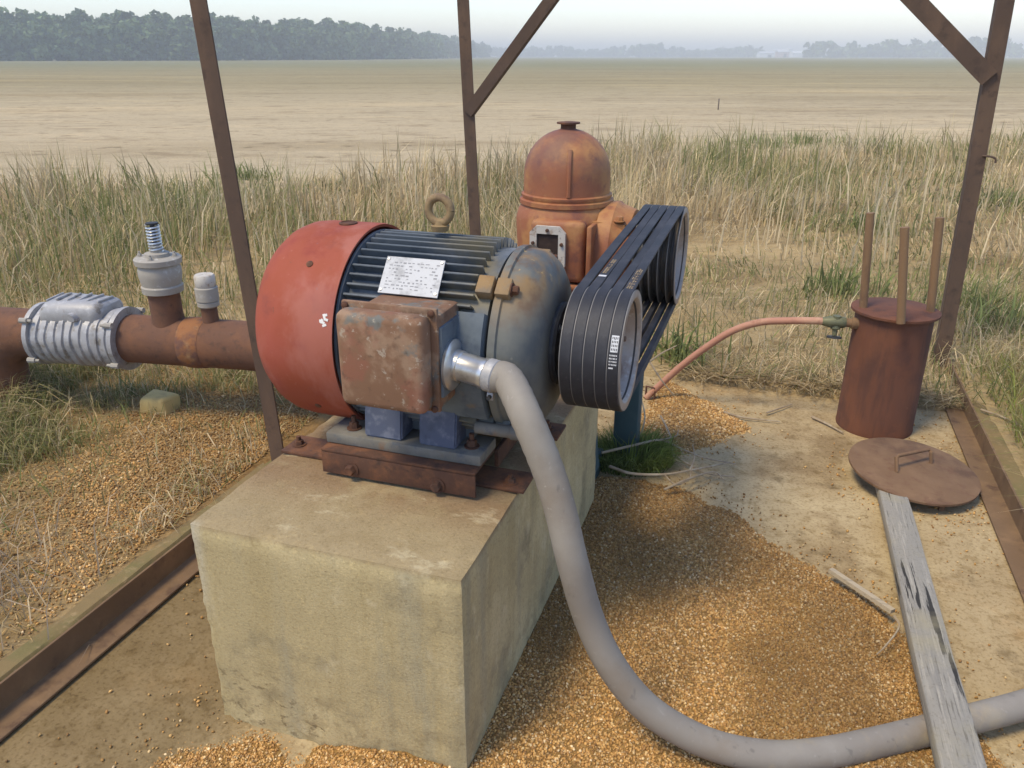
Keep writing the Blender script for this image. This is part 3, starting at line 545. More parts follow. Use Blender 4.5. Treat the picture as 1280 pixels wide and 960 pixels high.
# sheave with five grooves
def sheave(bm, bmf, bml, cb, cz, Rr, a_l, a_r, n=72):
    pitch = (a_r - a_l) / 5; prof = []
    for k_ in range(5):
        c_ = a_l + pitch * (k_ + .5); hw = pitch * .5
        prof += [(c_ - hw, Rr), (c_ - hw + .0022, Rr), (c_ - hw * .45, Rr - .026), (c_ + hw * .45, Rr - .026), (c_ + hw - .0022, Rr)]
    prof.append((a_r, Rr)); lathe(bm, prof, (0, cb, cz), AX, n, True, False)
    for k_ in range(6):
        x0 = a_l + pitch * k_; lathe(bml, [(x0 - .0011, Rr - .004), (x0 - .0011, Rr + .0008), (x0 + .0011, Rr + .0008), (x0 + .0011, Rr - .004)], (0, cb, cz), AX, n, False, False)
    lathe(bmf, [(a_r, Rr), (a_r + .0015, Rr - .002), (a_r + .0015, Rr - .018), (a_r - .004, Rr - .024), (a_r - .055, Rr - .036)], (0, cb, cz), AX, n, False, False)
NS = (.57, .93, .149); FS = (1.50, .957, .166); SA0, SA1 = .085, .227
bm = nb(); bf = nb(); bl = nb(); sheave(bm, bf, bl, *NS, SA0, SA1); sh = part('sheave', bm, groove_mat, mo, 25); part('sheave_rim', bf, sheave_mat, sh, 40); part('groove_lands', bl, land_mat, sh)
bm = nb(); lathe(bm, [(SA1 - .056, NS[2] - .034), (SA1 - .056, .062), (SA1 - .03, .056), (SA1 - .03, .03), (SA1 - .05, .028)], (0, NS[0], NS[1]), AX, 48)
for k_ in range(3):
    an = R(20 + 120 * k_); hexbolt(bm, (SA1 - .03, NS[0] + .043 * math.cos(an), NS[1] + .043 * math.sin(an)), AX, .007, .007)
part('sheave_web', bm, web_mat, sh)
# feet, gussets
for b_, s_ in ((.398, -1), (.742, 1)):
    bm = nb(); box(bm, (-.30, b_, .6835), (.43, .115, .029), .005); ft = part('foot', bm, foot_paint, mo)
    for a in (-.455, -.125):
        bm = nb(); hexbolt(bm, (a, b_ - s_ * -.012, .698), (0, 0, 1), .013, .016, .02); part('bolt', bm, rust_dark, ft)
    for a, w_ in ((-.355, .105), (-.205, .10)):
        bm = nb(); y0 = b_ + s_ * .045; y1 = b_ - s_ * .05
        prism(bm, [(a - w_ / 2, y0, .699), (a - w_ / 2, y0 - s_ * .012, .80), (a - w_ / 2, y1, .83), (a - w_ / 2, y1, .699)], (w_, 0, 0))
        bmesh.ops.bevel(bm, geom=bm.edges[:], offset=.004, segments=2, affect='EDGES'); part('gusset', bm, gusset_paint, mo)
bm = nb(); box(bm, (-.28, .57, .725), (.30, .30, .05), .01); part('belly', bm, blue_paint, mo)
bm = nb(); lathe(bm, [(0, .016), (.09, .016), (.092, .019), (.12, .019)], (-.11, .38, .757), (1, 0, 0), 14); part('drain_fitting', bm, foot_paint, mo)
# nameplate
PH = R(32); bm = nb(); m3 = Matrix.Rotation(PH, 3, 'X')
npv = [on_cyl(-.353, R(31), .2575), on_cyl(-.202, R(31), .2575), on_cyl(-.193, R(54), .2575), on_cyl(-.346, R(54), .2575)]
nn = nrm(R(42.5)); prism(bm, npv, nn * .003); npl = part('nameplate', bm, plate_metal, mo)
def npp(u_, v_): return (npv[0] * (1 - u_) + npv[1] * u_) * (1 - v_) + (npv[3] * (1 - u_) + npv[2] * u_) * v_ + nn * .0034
bm = nb()
def ink(u0, u1, v0, v1): bm.faces.new([bm.verts.new(npp(*q)) for q in ((u0, v0), (u1, v0), (u1, v1), (u0, v1))])
for r_ in range(9):
    v0 = .14 + r_ * .088; u_ = .08
    while u_ < .9:
        l_ = random.uniform(.02, .07)
        if random.random() < .75: ink(u_, min(.93, u_ + l_), v0, v0 + random.choice((.022, .03, .04)))
        u_ += l_ + random.uniform(.015, .05)
part('nameplate_lettering', bm, plate_ink, npl)
for q in ((.04, .08), (.96, .08), (.04, .92), (.96, .92)):
    bm = nb(); lathe(bm, [(0, .004), (.002, .003)], npp(*q), nn, 8); part('rivet', bm, zinc, npl)
# lifting eye
bm = nb(); rad, cc = .030, Vector((-.272, AXB, 1.245)); ringp = []
for k_ in range(33):
    an = 2 * math.pi * k_ / 32; ringp.append(cc + Vector((rad * math.cos(an), 0, rad * 1.05 * math.sin(an))))
tube(bm, ringp, .0105, 12, False); lathe(bm, [(-.052, .02), (-.038, .024), (-.036, .014), (-.026, .012)], cc, (0, 0, 1), 18); part('lifting_eye', bm, brass_eye, mo)
# terminal box
bm = nb(); box(bm, (-.245, .315, .965), (.205, .13, .225), .012); tb = part('terminal_box', bm, box_paint, mo)
bm = nb(); box(bm, (-.262, .253, .970), (.235, .012, .246), .004); box(bm, (-.264, .222, .970), (.214, .056, .226), .018, None, 3); part('cover', bm, box_paint, tb)
for a in (-.368, -.157):
    for z in (1.083, .856):
        bm = nb(); lathe(bm, [(0, .008), (.006, .008), (.008, .005)], (a, .247, z), (0, -1, 0), 10); part('bolt', bm, rust_dark, tb)
bm = nb(); box(bm, (-.145, .315, .965), (.016, .12, .17), .005); part('hub_plate', bm, blue_paint, tb)
bm = nb(); lathe(bm, [(-.137, .058), (-.130, .060), (-.124, .052), (-.122, .038)], (0, .300, .948), AX, 36); part('hub_ring', bm, zinc, tb)

# ------------------------------------------------------------------ flexible conduit (fitting and hose)
fo = (-.118, .298, .948)
fc = thing('flexible_conduit', 'thick grey flexible conduit sagging from the motor terminal box across the gravel', 'conduit', fo)
d1 = Vector((1, -.16, -.10)).normalized(); p1 = Vector(fo)
bm = nb(); lathe(bm, [(-.012, .036), (.008, .036), (.010, .0335), (.06, .0335), (.064, .0355), (.075, .0355)], p1, d1, 32); part('elbow_fitting', bm, zinc, fc)
bm = nb(); lathe(bm, [(.075, .0345), (.078, .038), (.098, .038), (.101, .0345)], p1, d1, 32); box(bm, p1 + d1 * .088 + Vector((0, -.012, -.044)), (.016, .012, .02), .003); clp = part('clamp_collar', bm, alu, fc)
bm = nb(); lathe(bm, [(0, .005), (.012, .005)], p1 + d1 * .088 + Vector((0, -.016, -.044)), (0, -1, 0), 10); part('screw', bm, black_iron, clp)
def unp(px, py, dep):
    f_ = Vector((0, math.cos(R(PITCH)), -math.sin(R(PITCH)))); u_ = Vector((0, math.sin(R(PITCH)), math.cos(R(PITCH))))
    w = Vector((0, 0, CAM_H)) + (f_ + Vector((1, 0, 0)) * ((px - 640) / 990) - u_ * ((py - 480) / 990)) * dep
    a, b = loc_of(w.x, w.y); return Vector((a, b, w.z))
HR = .0355
def ulev(px, py, z): return unp(px, py, (CAM_H - z) / (math.sin(R(PITCH)) + math.cos(R(PITCH)) * (py - 480) / 990))
hp = [p1 + d1 * .095, p1 + d1 * .13] + [unp(*q) for q in ((659, 524, 1.70), (686, 590, 1.715), (701, 640, 1.73), (715, 700, 1.755))]
hp += [ulev(*q) for q in ((735, 770, .415), (762, 828, .30), (800, 877, .205), (845, 910, .145), (900, 934, .105), (965, 945, .085), (1030, 941, .075), (1100, 927, .068), (1180, 907, .062), (1280, 881, .06), (1400, 843, .058), (1560, 790, .056))]
path = catmull(hp, 10); bm = nb(); tube(bm, path, [HR * (1 + (.018 * math.sin(i * 2.6) if 6 < i < 32 else 0)) for i in range(len(path))], 24); part('hose', bm, hose_mat, fc, 60)
CON_PTS = path

# ------------------------------------------------------------------ drive belts
def belt_loop(off, sag=0.0, bulge=0.0):
    (b0, z0, r0), (b1, z1, r1) = NS, FS; r0 = r0 + off; r1 = r1 + off
    d = math.hypot(b1 - b0, z1 - z0); base = math.atan2(z1 - z0, b1 - b0); al = math.asin((r0 - r1) / d); pts = []
    t0 = base + math.pi / 2 - al; bt = base - math.pi / 2 + al
    n0 = 26
    for k_ in range(n0 + 1):                    # near sheave, from top tangent round the front to bottom tangent
        an = t0 + (2 * math.pi + bt - t0) * k_ / n0; pts.append((b0 + r0 * math.cos(an), z0 + r0 * math.sin(an)))
    pE = (b1 + r1 * math.cos(bt), z1 + r1 * math.sin(bt)); pS = pts[-1]
    for k_ in range(1, 14): f_ = k_ / 14; pts.append((pS[0] * (1 - f_) + pE[0] * f_, pS[1] * (1 - f_) + pE[1] * f_ - sag * math.sin(math.pi * f_)))
    for k_ in range(n0 + 1):
        an = bt + (t0 - bt) * k_ / n0; pts.append((b1 + r1 * math.cos(an), z1 + r1 * math.sin(an)))
    pS = pts[-1]; pE = pts[0]
    for k_ in range(1, 14): f_ = k_ / 14; pts.append((pS[0] * (1 - f_) + pE[0] * f_, pS[1] * (1 - f_) + pE[1] * f_ + bulge * math.sin(math.pi * f_)))
    return pts
BL = ['black drive belt nearest the motor end bell, innermost of the five', 'black drive belt second from the motor with a white dash on its top run', 'middle black drive belt of the five between the two sheaves', 'black drive belt fourth from the motor, beside the outermost one', 'outermost black drive belt with printed white marks, farthest from the motor']
pitch = (SA1 - SA0) / 5
def belt_patch(bm, k_, ang0, ang1, f0, f1, seg=4):
    """thin raised print on the front of the near sheave; angles from horizontal-front upwards"""
    ac = SA0 + pitch * (k_ + .5) - pitch * .43; wd_ = pitch * .86; r_ = NS[2] + .0032 + .0006; prev = None
    for q in range(seg + 1):
        an = ang0 + (ang1 - ang0) * q / seg; y = NS[0] - r_ * math.cos(an); z = NS[1] + r_ * math.sin(an)
        cur = [bm.verts.new((ac + wd_ * f0, y, z)), bm.verts.new((ac + wd_ * f1, y, z))]
        if prev: bm.faces.new((prev[0], prev[1], cur[1], cur[0]))
        prev = cur
def top_patch(bm, k_, s0, s1, f0, f1):
    off = .0032 + .0008; lp = belt_loop(off, 0, BUL[k_]); run = lp[-13:] + [lp[0]]; ac = SA0 + pitch * (k_ + .5) - pitch * .43; wd_ = pitch * .86
    def pt(s): i = min(int(s * 13), 12); f_ = s * 13 - i; return run[i][0] * (1 - f_) + run[i + 1][0] * f_, run[i][1] * (1 - f_) + run[i + 1][1] * f_
    q0, q1 = pt(s0), pt(s1)
    bm.faces.new([bm.verts.new(v) for v in ((ac + wd_ * f0, *q0), (ac + wd_ * f1, *q0), (ac + wd_ * f1, *q1), (ac + wd_ * f0, *q1))])
BUL = [.004, -.004, .003, -.007, .006]; SAG = [.006, .002, .009, .004, .007]
for k_ in range(5):
    c_ = SA0 + pitch * (k_ + .5); hw = pitch * .462; hi = pitch * .28
    lo_, hi_ = belt_loop(-.012, SAG[k_], BUL[k_]), belt_loop(.0032, SAG[k_], BUL[k_]); mid_ = belt_loop(.001, SAG[k_], BUL[k_])
    bm = nb(); rings = []
    for p, q, m_ in zip(hi_, lo_, mid_):
        rings.append([bm.verts.new((c_ - hw + .002, *p)), bm.verts.new((c_ + hw - .002, *p)), bm.verts.new((c_ + hw, *m_)), bm.verts.new((c_ + hi, *q)), bm.verts.new((c_ - hi, *q)), bm.verts.new((c_ - hw, *m_))])
    n = len(rings)
    for i in range(n):
        for j in range(6): bm.faces.new((rings[i][j], rings[i][(j + 1) % 6], rings[(i + 1) % n][(j + 1) % 6], rings[(i + 1) % n][j]))
    bo = solo('drive_belt', bm, belt_mat, (c_, 1.03, .93), BL[k_], 'drive belt', 'five drive belts between motor and gear head', sharp=30)
    if k_ == 4:
        bm = nb(); g0, g1 = R(17), R(31)
        for q in range(5): f_ = .16 + .68 * q / 4.4; belt_patch(bm, 4, g0, g1, f_, f_ + .07)
        for q in range(5): an = g0 + (g1 - g0) * q / 4.2; belt_patch(bm, 4, an, an + R(1.3), .16, .86, 1)
        for q in range(4): an = R(13.5) - q * R(2.7); [belt_patch(bm, 4, an, an + R(1.3), f_, f_ + random.uniform(.05, .1), 1) for f_ in (.12, .24, .37, .5, .62, .76)]
        belt_patch(bm, 4, R(2.2), R(3.6), .12, .55, 1)
        part('belt_print', bm, white_print, bo)
        bm = nb()
        for q in range(16):
            s0 = .80 + q * .0115
            for f_ in (.2, .42, .64):
                if random.random() < .72: top_patch(bm, 4, s0, s0 + .006, f_, f_ + .15)
        part('belt_text', bm, yellow_print, bo)
    if k_ == 1:
        bm = nb(); top_patch(bm, 1, .87, .885, .1, .9); part('belt_dash', bm, white_print, bo)
        bm = nb()
        for q in range(14):
            for f_ in (.25, .5):
                if random.random() < .7: top_patch(bm, 1, .70 + q * .011, .706 + q * .011, f_, f_ + .18)
        part('belt_text', bm, yellow_print, bo)

# ------------------------------------------------------------------ right angle gear head on the pump
GA_, GB_ = -.19, FS[0]; Z_ = (0, 0, 1)
gh = thing('gear_head', 'rust orange right angle gear head with domed cap behind the motor', 'pump gear head', (GA_, GB_, .52))
bm = nb(); lathe(bm, [(.60, .20), (.62, .21), (.72, .205), (.80, .175), (.90, .168), (1.00, .176), (1.07, .178), (1.10, .170), (1.115, .160), (1.125, .158)], (GA_, GB_, 0), Z_, 56)
# front boss for inspection window, side shoulder and ribs
box(bm, (GA_ + .02, GB_ - .165, .985), (.19, .06, .21), .02, None, 3)
prism(bm, [(GA_ + .10, GB_ - .13, 1.085), (GA_ + .235, GB_ - .12, 1.075), (GA_ + .235, GB_ + .12, 1.075), (GA_ + .10, GB_ + .13, 1.085)], (0, 0, -.28))
box(bm, (GA_ + .135, GB_ - .165, .98), (.018, .09, .20), .006); box(bm, (GA_ + .05, GB_ - .175, .865), (.19, .05, .016), .005)
part('gear_case', bm, rust_gear, gh, 35)
bm = nb(); lathe(bm, [(.14, .175), (.19, .176), (.20, .168), (.25, .150), (.265, .12), (.268, .05)], (GA_, GB_, FS[1]), AX, 40); hexbolt(bm, (GA_ + .215, GB_ - .11, 1.085), Z_, .013, .014); part('shaft_housing', bm, rust_gear, gh)
bm = nb(); lathe(bm, [(.0, .158), (.004, .166), (.018, .166), (.022, .156), (.03, .160), (.036, .160), (.04, .153)], (GA_, GB_, 1.118), Z_, 56); part('dome_band', bm, rust_gear, gh, 30)
bm = nb(); pr = [(1.15, .152), (1.22, .151)] + [(1.22 + .15 * math.sin(R(q)), .004 + .147 * math.cos(R(q))) for q in range(8, 81, 8)] + [(1.372, .024)]
lathe(bm, pr, (GA_, GB_, 0), Z_, 64); dome = part('dome_cap', bm, rust_gear, gh, 40)
bm = nb()
for q in range(9):
    pass
rp = [Vector((GA_ + .045, GB_ - .145, 1.16)), Vector((GA_ + .045, GB_ - .145, 1.22)), Vector((GA_ + .044, GB_ - .138, 1.27)), Vector((GA_ + .04, GB_ - .118, 1.31))]
tube(bm, catmull(rp, 5), .008, 8); part('dome_rib', bm, rust_gear, dome)
bm = nb(); lathe(bm, [(1.366, .026), (1.384, .026), (1.386, .040), (1.391, .040), (1.393, .02)], (GA_, GB_, 0), Z_, 24); part('dome_nut', bm, rust_dark, dome)
# inspection window
wc = Vector((GA_ - .008, GB_ - .197, .995)); wx, wz, ch = .062, .078, .022
bm = nb()
outl = [(-wx + ch, wz), (wx - ch, wz), (wx, wz - ch), (wx, -wz + ch), (wx - ch, -wz), (-wx + ch, -wz), (-wx, -wz + ch), (-wx, wz - ch)]
inl = [(-.038, .052), (.038, .052), (.038, .052), (.038, -.052), (.038, -.052), (-.038, -.052), (-.038, -.052), (-.038, .052)]
fo_, fi_ = [], []
for lay in (0, -.014): fo_.append([bm.verts.new(wc + Vector((x, lay, z))) for x, z in outl])
inn = [(-.038, .052), (.038, .052), (.038, -.052), (-.038, -.052)]
for lay in (0, -.014): fi_.append([bm.verts.new(wc + Vector((x, lay, z))) for x, z in inn])
for k_ in range(8): bm.faces.new((fo_[0][k_], fo_[0][(k_ + 1) % 8], fo_[1][(k_ + 1) % 8], fo_[1][k_]))
for k_ in range(4): bm.faces.new((fi_[0][k_], fi_[0][(k_ + 1) % 4], fi_[1][(k_ + 1) % 4], fi_[1][k_]))
F_, G_ = fo_[1], fi_[1]
for i0, i1, j0, j1 in ((0, 1, 0, 1), (2, 3, 1, 2), (4, 5, 2, 3), (6, 7, 3, 0)): bm.faces.new((F_[i0], F_[i1], G_[j1], G_[j0]))
for i0, i1, j in ((1, 2, 1), (3, 4, 2), (5, 6, 3), (7, 0, 0)): bm.faces.new((F_[i0], F_[i1], G_[j]))
wf = part('window_frame', bm, window_white, gh)
bm = nb(); box(bm, wc + Vector((0, -.004, 0)), (.0755, .006, .1035)); part('pane', bm, glass_dark, wf)
for x, z in ((0, .065), (.05, .02), (-.05, .02), (0, -.065)):
    bm = nb(); lathe(bm, [(0, .006), (.006, .006), (.008, .004)], wc + Vector((x, -.014, z)), (0, -1, 0), 8); part('bolt', bm, rust_dark, wf)
bm = nb(); bf = nb(); lathe(bm, [(GA_ + .26, .035), (SA1 - .03, .035)], (0, GB_, FS[1]), AX, 20); part('input_shaft', bm, black_iron, gh)
bm = nb(); bl = nb(); sheave(bm, bf, bl, *FS, SA0, SA1); s2 = part('sheave', bm, groove_mat, gh, 25); part('sheave_rim', bf, sheave_mat, s2, 40); part('groove_lands', bl, land_mat, s2)
bm = nb(); lathe(bm, [(SA1 - .056, FS[2] - .034), (SA1 - .056, .062), (SA1 - .03, .056), (SA1 - .03, .02)], (0, FS[0], FS[1]), AX, 48); part('sheave_web', bm, web_mat, s2)
# pump discharge head under the gear head
ph_ = thing('pump_head', 'dark teal pump discharge head standing under the rusty gear head', 'pump', (GA_, GB_, 0))
bm = nb(); box(bm, (GA_ - .02, GB_ + .02, .035), (.33, .32, .09), .01); lathe(bm, [(.08, .16), (.10, .155), (.24, .145), (.46, .145), (.53, .165), (.55, .2), (.60, .2)], (GA_, GB_, 0), Z_, 48); part('pump_column', bm, teal_paint, ph_)
bm = nb(); box(bm, (.03, GB_ + .27, .20), (.10, .09, .40), .006); part('support_leg', bm, teal_paint, ph_)
bm = nb(); box(bm, (-.06, GB_ + .2, .41), (.26, .26, .02), .004); part('bracket', bm, teal_paint, ph_)

# ------------------------------------------------------------------ discharge pipe on the left
PZ = .43
def up(px, py, z):
    f_ = Vector((0, math.cos(R(PITCH)), -math.sin(R(PITCH)))); u_ = Vector((0, math.sin(R(PITCH)), math.cos(R(PITCH))))
    d = f_ + Vector((1, 0, 0)) * ((px - 640) / 990) - u_ * ((py - 480) / 990); w = Vector((0, 0, CAM_H)) + d * ((z - CAM_H) / d.z)
    a, b = loc_of(w.x, w.y); return Vector((a, b, z))
pA, pB = up(310, 432, PZ), up(20, 414, PZ); pdir = (pB - pA).normalized(); pR = .108
start = Vector((GA_ - .12, GB_, PZ)); 
def pp(px):   # point on the pipe axis that projects to image column px
    lo, hi = 0.0, 3.0
    for _ in range(40):
        m_ = (lo + hi) / 2; q = pA + pdir * m_; w = W(*q); d = w - Vector((0, 0, CAM_H)); dep = d.y * math.cos(R(PITCH)) - d.z * math.sin(R(PITCH))
        if 640 + 990 * d.x / dep > px: lo = m_
        else: hi = m_
    return pA + pdir * lo
dp = thing('discharge_pipe', 'big rusty brown discharge pipe running left from the pump above the ground', 'pipe', (pA.x, pA.y, 0))
bm = nb(); tube(bm, [start, pA * .6 + start * .4, pA, pp(150)], pR, 40, True); part('pipe_run', bm, rust_pipe, dp)
e0 = pp(42); bend = [pp(66), e0] + [e0 + pdir * (.22 * math.sin(R(q))) + Vector((0, 0, -.22 * (1 - math.cos(R(q))))) for q in (15, 30, 45, 60, 75, 90)] + [e0 + pdir * .22 + Vector((0, 0, -.45))]
bm = nb(); tube(bm, bend, pR, 40, True); tube(bm, [e0 + pdir * .0, e0 + pdir * .6], pR * .999, 40, True); part('pipe_elbow', bm, rust_pipe, dp)
bq0, bq1 = pp(262), pp(236)
bm = nb(); tube(bm, [bq0, bq0 * .9 + bq1 * .1, bq0 * .5 + bq1 * .5, bq0 * .1 + bq1 * .9, bq1], [pR + .001, pR + .004, pR + .006, pR + .004, pR + .001], 40, True); part('weld_band', bm, rust_orange, dp)
rq = pp(215)
bm = nb(); lathe(bm, [(0, .078), (.10, .068), (.125, .066), (.235, .066)], rq, Z_, 32); part('riser', bm, rust_pipe, dp)
nq = pp(268)
bm = nb(); lathe(bm, [(0, .036), (.175, .034)], nq, Z_, 24); part('nipple', bm, rust_pipe, dp)
# silver coupling
c0, c1 = pp(164), pp(56); cm = (c0 + c1) / 2; cl_ = (c1 - c0).length; cd = (c1 - c0).normalized()
cp = thing('pipe_coupling', 'ribbed silver metal clamp coupling joining two lengths of rusty pipe', 'pipe coupling', (cm.x, cm.y, PZ))
bm = nb(); prof = [(.02, .118), (.022, .126)]
nr = 9
for k_ in range(nr):
    x0 = .03 + (cl_ - .06) * k_ / nr; x1 = x0 + (cl_ - .06) / nr; prof += [(x0 + .002, .127), (x0 + .006, .135), (x1 - .012, .135), (x1 - .008, .127)]
prof += [(cl_ - .022, .126), (cl_ - .02, .118)]
lathe(bm, prof, c0, cd, 48)
for v in bm.verts: v.co += Vector([mnoise.noise(v.co * 17 + Vector((q * 9, 0, 0))) for q in range(3)]) * .007
part('sleeve', bm, alu, cp, 30)
bm = nb(); nup = Vector((0, 0, 1)); hc = c0 + cd * cl_ * .52 + nup * .10 + Vector((0, .01, 0))
box(bm, hc + Vector((0, 0, .015)), (cl_ * .70, .21, .12), .045, Matrix.Rotation(math.atan2(cd.y, cd.x), 3, 'Z'), 3)
for k_ in range(6): box(bm, hc + cd * ((k_ - 2.5) * .05) + Vector((0, 0, .075)), (.010, .11, .012), .004, Matrix.Rotation(math.atan2(cd.y, cd.x), 3, 'Z'))
lathe(bm, [(-.115, .02), (-.085, .024)], hc + Vector((.05, 0, .02)), Vector((0, 1, 0)), 16)
for v in bm.verts: v.co += Vector([mnoise.noise(v.co * 13 + Vector((q * 9, 0, 0))) for q in range(3)]) * .012
part('bonnet', bm, alu, cp)
for q, e in ((c0, 1), (c1, -1)):
    bm = nb(); lathe(bm, [(0, .118), (.001, .142), (.022, .142), (.024, .118)], q, cd * e, 48); fl = part('clamp_ring', bm, alu, cp)
    for an in (40, 140, 215, 325):
        x, y, _ = basis(cd); o_ = q + x * (.15 * math.cos(R(an))) + y * (.15 * math.sin(R(an)))
        bm = nb(); lathe(bm, [(-.006, .013), (.03, .013), (.032, .007), (.05, .007)], o_, cd * e, 8); part('bolt', bm, grey_valve, fl)
# air valve with spring on the riser
vq = rq + Vector((0, 0, .225))
av = thing('air_valve', 'grey air release valve with an exposed coil spring on the pipe riser', 'valve', tuple(vq))
bm = nb(); lathe(bm, [(0, .070), (.004, .084), (.03, .086), (.036, .080), (.075, .088), (.105, .088), (.125, .080), (.128, .095), (.15, .097), (.156, .090), (.158, .05)], vq, Z_, 40); part('valve_body', bm, grey_valve, av)
bm = nb(); lathe(bm, [(.155, .052), (.172, .05), (.176, .026), (.21, .024)], vq, Z_, 24)
for k_ in range(4): an = R(20 + k_ * 90); hexbolt(bm, vq + Vector((.074 * math.cos(an), .074 * math.sin(an), .156)), Z_, .009, .01, .012)
part('valve_cap', bm, grey_valve, av)
bm = nb(); tube(bm, [vq + Vector((.026 * math.cos(q * .55), .026 * math.sin(q * .55), .178 + q * .00115)) for q in range(100)], .0045, 6); part('spring', bm, zinc, av)
bm = nb(); lathe(bm, [(.17, .010), (.292, .010), (.293, .026), (.300, .026)], vq, Z_, 12); part('valve_stem', bm, black_iron, av)
cq = nq + Vector((0, 0, .17))
cv = thing('pipe_cap_valve', 'small pale grey capped fitting on the short pipe nipple beside the left post', 'pipe fitting', tuple(cq))
bm = nb(); lathe(bm, [(0, .040), (.006, .046), (.022, .046), (.026, .041), (.03, .048), (.085, .048), (.09, .042)], cq, Z_, 28); part('fitting_body', bm, grey_valve, cv)
bm = nb(); lathe(bm, [(.088, .038), (.095, .043), (.135, .043), (.142, .038)], cq, Z_, 28); part('cap', bm, window_white, cv)

# ------------------------------------------------------------------ shelter frame of rusty steel
fr = thing('shelter_frame', 'rusty steel angle frame of posts, braces and base rails around the pump', 'steel frame', (.12, 3.31, 0))
def lpost(p0, p1, w=.052, th=.007, sx=1, sy=1):
    bm = nb(); p0 = Vector(p0); p1 = Vector(p1); d = p1 - p0
    sec = [(0, 0), (w * sx, 0), (w * sx, th * sy), (th * sx, th * sy), (th * sx, w * sy), (0, w * sy)]
    prism(bm, [p0 + Vector((x, y, 0)) for x, y in sec], d); bmesh.ops.bevel(bm, geom=bm.edges[:], offset=.0015, segments=1, affect='EDGES'); return bm
def upb(px, py, b):
    f_ = Vector((0, math.cos(R(PITCH)), -math.sin(R(PITCH)))); u_ = Vector((0, math.sin(R(PITCH)), math.cos(R(PITCH))))
    d = f_ + Vector((1, 0, 0)) * ((px - 640) / 990) - u_ * ((py - 480) / 990); C_ = Vector((0, 0, CAM_H)); t_ = (b - (C_ - O).dot(V)) / d.dot(V); w = C_ + d * t_
    a, b = loc_of(w.x, w.y); return Vector((a, b, w.z))
def extend(p0, p1, z): return p0 + (p1 - p0) * ((z - p0.z) / (p1.z - p0.z))
ZT = 2.45
LP0 = Vector((A0 - .02, 1.10, .0)); LP1 = extend(Vector((A0 - .02, 1.10, .0)), upb(240, 0, 1.10), ZT)
MP0 = Vector((A0 - .03, BK, .0)); MP1 = extend(upb(587, 288, BK), upb(571, 0, BK), ZT); MP0 = extend(upb(587, 288, BK), upb(571, 0, BK), 0)
RP0 = upb(1165, 467, BK); RP0.z = 0; RP1 = extend(RP0, upb(1247, 0, BK), ZT)
part('post', lpost(LP0 + Vector((-.012, 0, 0)), LP1 + Vector((-.012, 0, 0)), .066), post_mat, fr); part('post', lpost(MP0, MP1, .072), post_mat, fr); part('post', lpost(RP0, RP1, .072), post_mat, fr)
def flatbar(p0, p1, w, th, nrm_):
    bm = nb(); p0 = Vector(p0); p1 = Vector(p1); d = (p1 - p0); s = Vector(nrm_).cross(d).normalized(); n_ = Vector(nrm_).normalized()
    prism(bm, [p0 + s * (w / 2) + n_ * (th / 2), p0 - s * (w / 2) + n_ * (th / 2), p0 - s * (w / 2) - n_ * (th / 2), p0 + s * (w / 2) - n_ * (th / 2)], d)
    prism(bm, [p0 + s * (w / 2) + n_ * (th / 2 + .001), p0 + s * (w / 2) + n_ * (th / 2 + w * .8), p0 + s * (w / 2 - th) + n_ * (th / 2 + w * .8), p0 + s * (w / 2 - th) + n_ * (th / 2 + .001)], d)
    return bm
m0, m1 = upb(585, 141, BK), upb(688, 0, BK); m1 = m0 + (m1 - m0) * 1.9
part('brace', flatbar(m0 + Vector((0, -.012, 0)), m1 + Vector((0, -.012, 0)), .062, .008, (0, 1, 0)), post_mat, fr)
r0_, r1_ = upb(1236, 98, BK), upb(1142, 0, BK); r1_ = r0_ + (r1_ - r0_) * 2.3
part('brace', flatbar(r0_ + Vector((0, -.016, 0)), r1_ + Vector((0, -.016, 0)), .082, .008, (0, 1, 0)), post_mat, fr)
def rail(a, b0, b1, inward, w=.085, h=.092, th=.008):
    bm = nb(); prism(bm, [(a, b0, .006), (a + inward * w, b0, .006), (a + inward * w, b0, .006 + th), (a + inward * th, b0, .006 + th), (a + inward * th, b0, h), (a, b0, h)], (0, b1 - b0, 0))
    bmesh.ops.bevel(bm, geom=bm.edges[:], offset=.0015, segments=1, affect='EDGES'); return bm
part('base_rail', rail(A0 - .005, -1.35, 3.3, 1), rail_mat, fr); part('base_rail', rail(A1 + .018, -1.15, 3.3, -1), rail_mat, fr)
hk = upb(1228, 195, BK); bm = nb(); tube(bm, catmull([hk, hk + Vector((.03, -.01, .0)), hk + Vector((.055, -.015, -.008)), hk + Vector((.06, -.015, -.03))], 5), .005, 8); part('hook', bm, post_mat, fr)

# ------------------------------------------------------------------ rusty drum with three rods
bc = loc_of(1.695, 3.36); BCX, BCY = bc; BR, BH = .165, .555
dr = thing('oil_drum', 'rusty upright steel drum with a flat round plate and three rods standing on top', 'steel drum', (BCX, BCY, 0))
bm = nb(); lathe(bm, [(0, BR), (.008, BR + .002), (.02, BR), (BH - .002, BR - .004)], (BCX, BCY, 0), Z_, 56); part('drum_body', bm, rust_barrel, dr)
bm = nb(); lathe(bm, [(BH, BR + .012), (BH + .002, BR + .018), (BH + .012, BR + .018), (BH + .014, BR + .014)], (BCX, BCY, 0), Z_, 56); part('top_plate', bm, rust_barrel, dr)
for (tx, ty), (bx_, by_), bb in (((1088, 266), (1079, 384), .10), ((1131, 284), (1126, 404), -.10), ((1175, 272), (1163, 389), .06)):
    q0 = up(bx_, by_, BH + .013); q1 = upb(tx, ty, q0.y + .005)
    bm = nb(); tube(bm, [q0, q0 * .5 + q1 * .5, q1], .0175, 14); part('rod', bm, rod_mat, dr)
